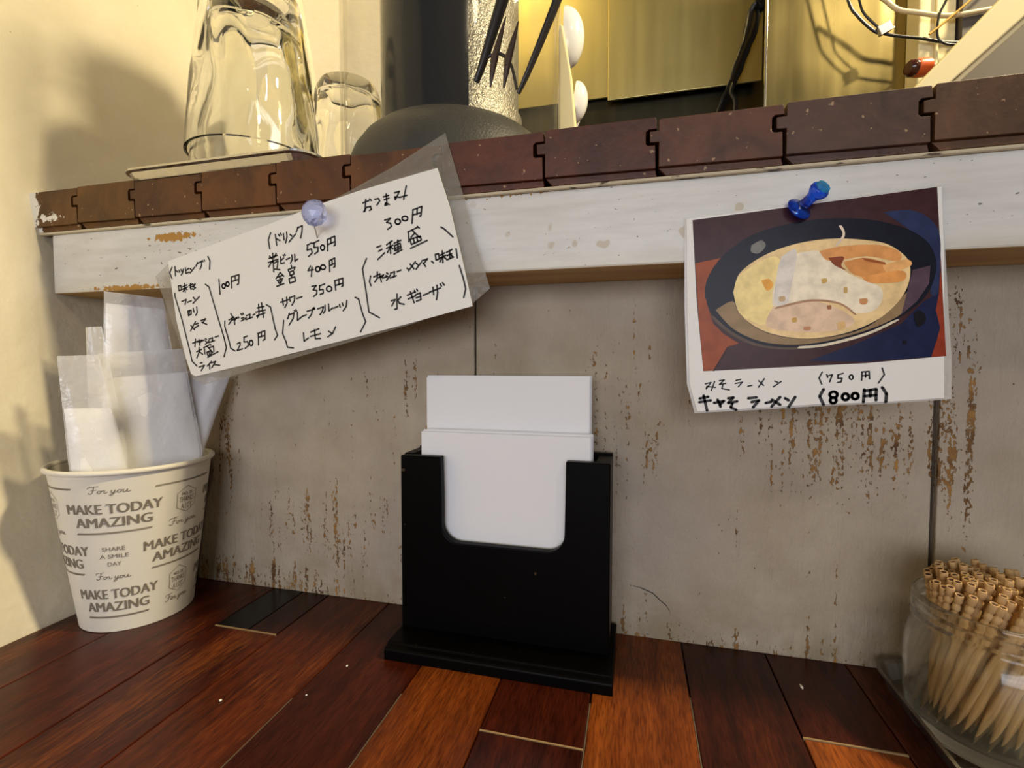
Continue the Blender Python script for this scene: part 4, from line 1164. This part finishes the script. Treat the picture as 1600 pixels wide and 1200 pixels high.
FORKL = [(0.3393, 0.3874), (0.3437, 0.3981), (0.3489, 0.4127), (0.3558, 0.4323), (0.3613, 0.4491), (0.3676, 0.4656)]
FORKR = [(0.3676, 0.3762), (0.373, 0.3866), (0.3809, 0.4036), (0.3906, 0.4254), (0.3961, 0.4387), (0.4, 0.4513)]
FORKI = [[(0.3488, 0.3828), (0.3515, 0.4002), (0.3592, 0.4254)], [(0.3579, 0.3812), (0.3608, 0.3988), (0.3676, 0.4212)]]
FORKW = [(0.3432, 0.3998), (0.3484, 0.4031), (0.3557, 0.4032), (0.3625, 0.3953), (0.3663, 0.3796)]
fk = thing('serving_fork', (0.345, -0.0575, 0.385), 'dark wide-tined fork hanging points down in front of the clear canister', 'fork')
FY = -0.0575
for pts, r in (([FORKL], [0.0020, 0.0026, 0.0032, 0.0038, 0.0040, 0.0040]), ([FORKR], [0.0013, 0.0020, 0.0024, 0.0028, 0.0032, 0.0036])):
    bm = bmesh.new()
    add_tube(bm, [(p[0], FY, p[1]) for p in pts[0]], r, 10, 0.6)
    mesh_obj('outer_tine', bm, M['dark'], fk, smooth=True)
for a, m, b in FORKI:
    bm = bmesh.new()
    add_tube(bm, [(p[0], FY + 0.0002, p[1]) for p in (a, ((a[0] + m[0]) / 2, (a[1] + m[1]) / 2), m, ((m[0] + b[0]) / 2, (m[1] + b[1]) / 2), b)], [0.0006, 0.0018, 0.0025, 0.0017, 0.0004], 10, 0.6)
    mesh_obj('inner_tine', bm, plain('brown_dark_plastic', (0.05, 0.030, 0.020, 1), 0.3), fk, smooth=True)
bm = bmesh.new()
add_tube(bm, smooth_path([(p[0], FY + 0.001, p[1]) for p in FORKW]), 0.0010, 8)
mesh_obj('web', bm, M['dark'], fk, smooth=True)
bm = bmesh.new()
add_tube(bm, smooth_path([FORKL[-1][0:1] and (FORKL[-1][0], FY, FORKL[-1][1]), ((FORKL[-1][0] + FORKR[-1][0]) / 2, FY, FORKL[-1][1] + 0.03), (0.372, FY, 0.62), (0.365, FY, ZT + HC + 0.006), (0.350, -0.035, ZT + HC + 0.010), (0.343, -0.020, ZT + HC + 0.0062), (0.342, -0.018, ZT + HC - 0.012)]), 0.0040, 10)
add_tube(bm, [(FORKR[-1][0], FY, FORKR[-1][1]), (0.372, FY, 0.60)], [0.0036, 0.0036], 10)
mesh_obj('hooked_handle', bm, M['dark'], fk, smooth=True)


def spoon(loc, sc, tilt, label, grp='white soup spoons beside the canister'):
    root = thing('soup_spoon', loc, label, 'spoon', grp)
    mat_ = Matrix.Translation(loc) @ Matrix.Rotation(R(tilt), 4, 'Y')
    bm = bmesh.new()
    rows = []
    for side, k in ((1.0, 1.0), (0.90, 0.90)):
        g = []
        for i in range(9):
            a = (math.pi / 2) * i / 8
            ring = [bm.verts.new(mat_ @ Vector((sc * k * math.cos(a) * 0.62 + (0 if side == 1 else 0.0), sc * k * math.sin(a) * 0.55 * math.cos(2 * math.pi * q / 28), sc * k * math.sin(a) * math.sin(2 * math.pi * q / 28)))) for q in range(28)]
            g.append(ring)
        rows.append(g)
        for A, B in zip(g, g[1:]):
            for q in range(28):
                bm.faces.new((A[q], A[(q + 1) % 28], B[(q + 1) % 28], B[q]))
    A, B = rows[0][-1], rows[1][-1]
    for q in range(28):
        bm.faces.new((A[q], A[(q + 1) % 28], B[(q + 1) % 28], B[q]))
    bmesh.ops.remove_doubles(bm, verts=bm.verts, dist=1e-6)
    mesh_obj('bowl', bm, M['porcelain'], root, smooth=True)
    bm = bmesh.new()
    P = [mat_ @ Vector(p) for p in ((0.001, 0, -sc * 0.75), (-0.004, 0, -sc * 1.3), (-0.010, 0, -sc * 1.9))]
    return root, P


sp, P = spoon((0.3775, 0.086, 0.5000), 0.0275, 0, 'upper white rounded soup spoon bowl showing right of the canister')
sp2, P2 = spoon((0.3865, 0.086, 0.4420), 0.0185, 6, 'lower white rounded soup spoon bowl resting just above the shelf')
for root, hx in ((sp, 0.3740), (sp2, 0.3790)):
    bm = bmesh.new()
    z = root.location.z
    add_tube(bm, [(root.location.x + 0.0005, 0.094, z - 0.012), (hx, 0.096, z - 0.03), (hx + 0.002, 0.096, ZT + 0.002)], [0.0035, 0.003, 0.003], 12)
    mesh_obj('handle', bm, M['porcelain'], root, smooth=True)
rest = thing('spoon_rack', (0.382, 0.075, ZT), 'slanted cream board between the clear canister and the white spoons', 'rack')
bm = bmesh.new()
add_prism(bm, [(0.3740, ZT + 0.0003), (0.3955, ZT + 0.0003), (0.3855, 0.4550), (0.3775, 0.5000), (0.3740, 0.5000)], 0.066, 0.0760)
mesh_obj('board', bm, M['cream'], rest, bevel=0.0015)
bm = bmesh.new()
add_lathe(bm, [(0, 0), (0.0042, 0), (0.0050, 0.004), (0.0040, 0.009), (0, 0.010)], (0.3985, 0.068, ZT + 0.0002), 20)
mesh_obj('foot_knob', bm, M['cream'], rest, smooth=True)

# ------------------------------------------------------------------ kitchen beyond the shelf
box('wall_far_return', -0.25, 0.125, 0.420, 0.4590, 0.20, 1.4, M['plaster'])['kind'] = 'structure'
box('wall_far', -0.25, 1.3, 0.470, 0.50, 0.20, 1.4, M['darksteel'])['kind'] = 'structure'
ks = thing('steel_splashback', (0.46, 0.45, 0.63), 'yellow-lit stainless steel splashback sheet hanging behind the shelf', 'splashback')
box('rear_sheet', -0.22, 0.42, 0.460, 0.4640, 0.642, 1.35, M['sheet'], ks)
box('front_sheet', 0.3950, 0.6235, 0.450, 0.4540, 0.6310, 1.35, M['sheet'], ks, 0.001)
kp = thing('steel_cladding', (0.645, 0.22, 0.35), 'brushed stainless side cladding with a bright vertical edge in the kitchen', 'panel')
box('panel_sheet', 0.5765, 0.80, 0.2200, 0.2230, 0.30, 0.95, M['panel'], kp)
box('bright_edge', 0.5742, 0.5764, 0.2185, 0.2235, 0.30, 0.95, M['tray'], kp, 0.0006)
post = thing('timber_post', (0.715, 0.20, 0.30), 'upright cream painted timber post at the kitchen panel edge', 'post')
bm = bmesh.new()
add_prism(bm, [(0.7040, 0.30), (0.7340, 0.30), (0.7340, 0.95), (0.7040, 0.95)], 0.196, 0.2195)
add_box(bm, 0.7165, 0.7195, 0.1935, 0.1962, 0.30, 0.95)
mesh_obj('post_timber', bm, M['cream'], post, bevel=0.001)
beam = thing('timber_brace', (0.68, 0.08, ZT), 'slanting cream timber brace rising from the shelf at the right', 'brace')
bm = bmesh.new()
add_prism(bm, [(0.5900, 0.3530), (0.8360, 0.6200), (0.8900, 0.6200), (0.6030, 0.3530)], 0.072, 0.110)
add_prism(bm, [(0.6035, 0.3530), (0.8905, 0.6200), (0.8965, 0.6200), (0.6090, 0.3530)], 0.079, 0.110)
mesh_obj('brace_timber', bm, M['cream'], beam, bevel=0.0012)
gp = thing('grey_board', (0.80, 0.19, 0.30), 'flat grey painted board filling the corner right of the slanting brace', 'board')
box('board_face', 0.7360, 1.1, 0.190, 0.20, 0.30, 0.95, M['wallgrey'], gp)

kn = thing('orange_knob', (0.676, 0.14, 0.461), 'orange and black round knob beside the slanting brace', 'knob')
bm = bmesh.new()
add_lathe(bm, [(0, 0), (0.0066, 0), (0.0074, 0.002), (0.0074, 0.012), (0, 0.012)], seg=32)
orient(bm, Vector((0.6745, 0.1385, 0.4605)), (1, 0.25, 0.06))
mesh_obj('barrel', bm, M['orange'], kn, smooth=True, bevel=0.0008)
bm = bmesh.new()
add_lathe(bm, [(0, 0), (0.0068, 0), (0.0068, 0.0035), (0.0052, 0.0055), (0, 0.0058)], seg=32)
orient(bm, Vector((0.6744, 0.1384, 0.4605)), (-1, -0.25, -0.06))
tag(mesh_obj('cap', bm, plain('dark_red_gloss', (0.05, 0.012, 0.008, 1), 0.15), kn, smooth=True), 'dark glossy end cap')
bm = bmesh.new()
add_tube(bm, [(0.686, 0.1415, 0.4612), (0.702, 0.1455, 0.4622), (0.705, 0.197, 0.4622)], 0.0030, 12)
mesh_obj('stem', bm, M['dark'], kn, smooth=True)

WY = 0.190


def wire(name, pts, r, mat, label, cat='cable', y=WY, root=None):
    bm = bmesh.new()
    pts = [(p[0], (p[2] if len(p) > 2 else y), p[1]) for p in pts]
    add_tube(bm, smooth_path(pts, 6), r, 8)
    o = mesh_obj(name, bm, mat, root, smooth=True)
    if label:
        tag(o, label, cat)
    return o


wire('black_cable', [(0.626, 0.620), (0.641, 0.5606), (0.6496, 0.5438), (0.6636, 0.5275), (0.672, 0.5235), (0.685, 0.519), (0.7037, 0.5138), (0.7234, 0.5071), (0.745, 0.504)], 0.0014, M['cable'], 'thick black cable dipping through the small metal clip across the steel panel')
wire('black_cable', [(0.640, 0.610), (0.652, 0.5586), (0.6560, 0.5470), (0.6640, 0.5365), (0.6700, 0.5300), (0.674, 0.5262)], 0.0011, M['cable'], 'thinner black cable joining the metal clip from above', y=0.1925)
wire('cream_cable', [(0.640, 0.580), (0.6683, 0.5557), (0.6819, 0.5425), (0.6978, 0.5368), (0.7237, 0.5294), (0.76, 0.53)], 0.0022, M['creamcable'], 'cream cable sagging across the top of the steel panel', y=0.187)
wire('hooked_cable', [(0.724, 0.575), (0.7207, 0.5463), (0.7145, 0.5298), (0.7135, 0.5122), (0.7180, 0.5045), (0.7260, 0.5010), (0.745, 0.498)], 0.0011, M['cable'], 'thin black cable hooking down in front of the cream post', y=0.1845)
wire('amber_wire', [(0.706, 0.5120), (0.7200, 0.5230), (0.7400, 0.5400), (0.765, 0.5640)], 0.0011, M['amber'], 'amber wire slanting up from the cream post', y=0.182)
cl = thing('cable_clip', (0.672, 0.186, 0.527), 'small square steel clip gripping the black cables', 'clip')
bm = bmesh.new()
add_box(bm, -0.0055, 0.0055, -0.0030, 0.0030, -0.0042, 0.0042)
bmesh.ops.transform(bm, matrix=Matrix.Translation((0.6715, 0.1875, 0.5265)) @ Matrix.Rotation(R(-24), 4, 'Y'), verts=bm.verts)
mesh_obj('clip_block', bm, M['tray'], cl, bevel=0.0006)
bm = bmesh.new()
add_box(bm, -0.0060, 0.0060, -0.0038, -0.0028, -0.0052, -0.0036)
bmesh.ops.transform(bm, matrix=Matrix.Translation((0.6715, 0.1875, 0.5265)) @ Matrix.Rotation(R(-24), 4, 'Y'), verts=bm.verts)
mesh_obj('clip_flange', bm, M['porcelain'], cl)

st = thing('black_strap', (0.585, 0.43, 0.62), 'ragged black strap hanging down in front of the steel splashback', 'strap')
bm = bmesh.new()
sp_ = smooth_path([(0.632, 0.43, 0.82), (0.6165, 0.43, 0.7350), (0.6070, 0.43, 0.7199), (0.6000, 0.43, 0.6846), (0.5880, 0.43, 0.6492), (0.5770, 0.43, 0.6182), (0.5650, 0.43, 0.5912), (0.552, 0.43, 0.55)], 6)
rad = []
for i, p in enumerate(sp_):
    f = i / (len(sp_) - 1)
    rad.append((0.0125 - 0.0075 * f) * (1 + 0.25 * noise.noise(Vector((f * 14, 0, 2)))))
add_tube(bm, sp_, rad, 12, 0.5)
mesh_obj('strap_band', bm, M['cable'], st, smooth=True)
bm = bmesh.new()
add_tube(bm, smooth_path([(0.5790, 0.424, 0.6180), (0.5760, 0.424, 0.6050), (0.5820, 0.424, 0.5900), (0.5800, 0.424, 0.5600)], 5), 0.0035, 8)
mesh_obj('loose_end', bm, M['cable'], st, smooth=True)

# crumbs on the counter
rng = random.Random(3)
for (x, y, r, lb) in ((0.2558, -0.0846, 0.0007, 'tiny white crumb on the counter left of the napkin holder'), (0.2480, -0.1160, 0.0005, 'tiny white crumb farther forward on a dark red plank'),
                      (0.2010, -0.1330, 0.0008, 'tiny white crumb near the front of the counter below the cup'), (0.5452, -0.0330, 0.0008, 'short pale sliver lying on the counter left of the tray')):
    bm = bmesh.new()
    bmesh.ops.create_icosphere(bm, subdivisions=2, radius=r)
    for v in bm.verts:
        v.co *= 1 + 0.3 * noise.noise(v.co * 1500 + Vector((x * 90, 0, 0)))
        v.co.z *= 0.7
        if 'sliver' in lb: v.co.y *= 3.2
    bmesh.ops.transform(bm, matrix=Matrix.Translation((x, y, r * 0.62)), verts=bm.verts)
    tag(mesh_obj('crumb', bm, M['crumb'], smooth=True), lb, 'crumb')
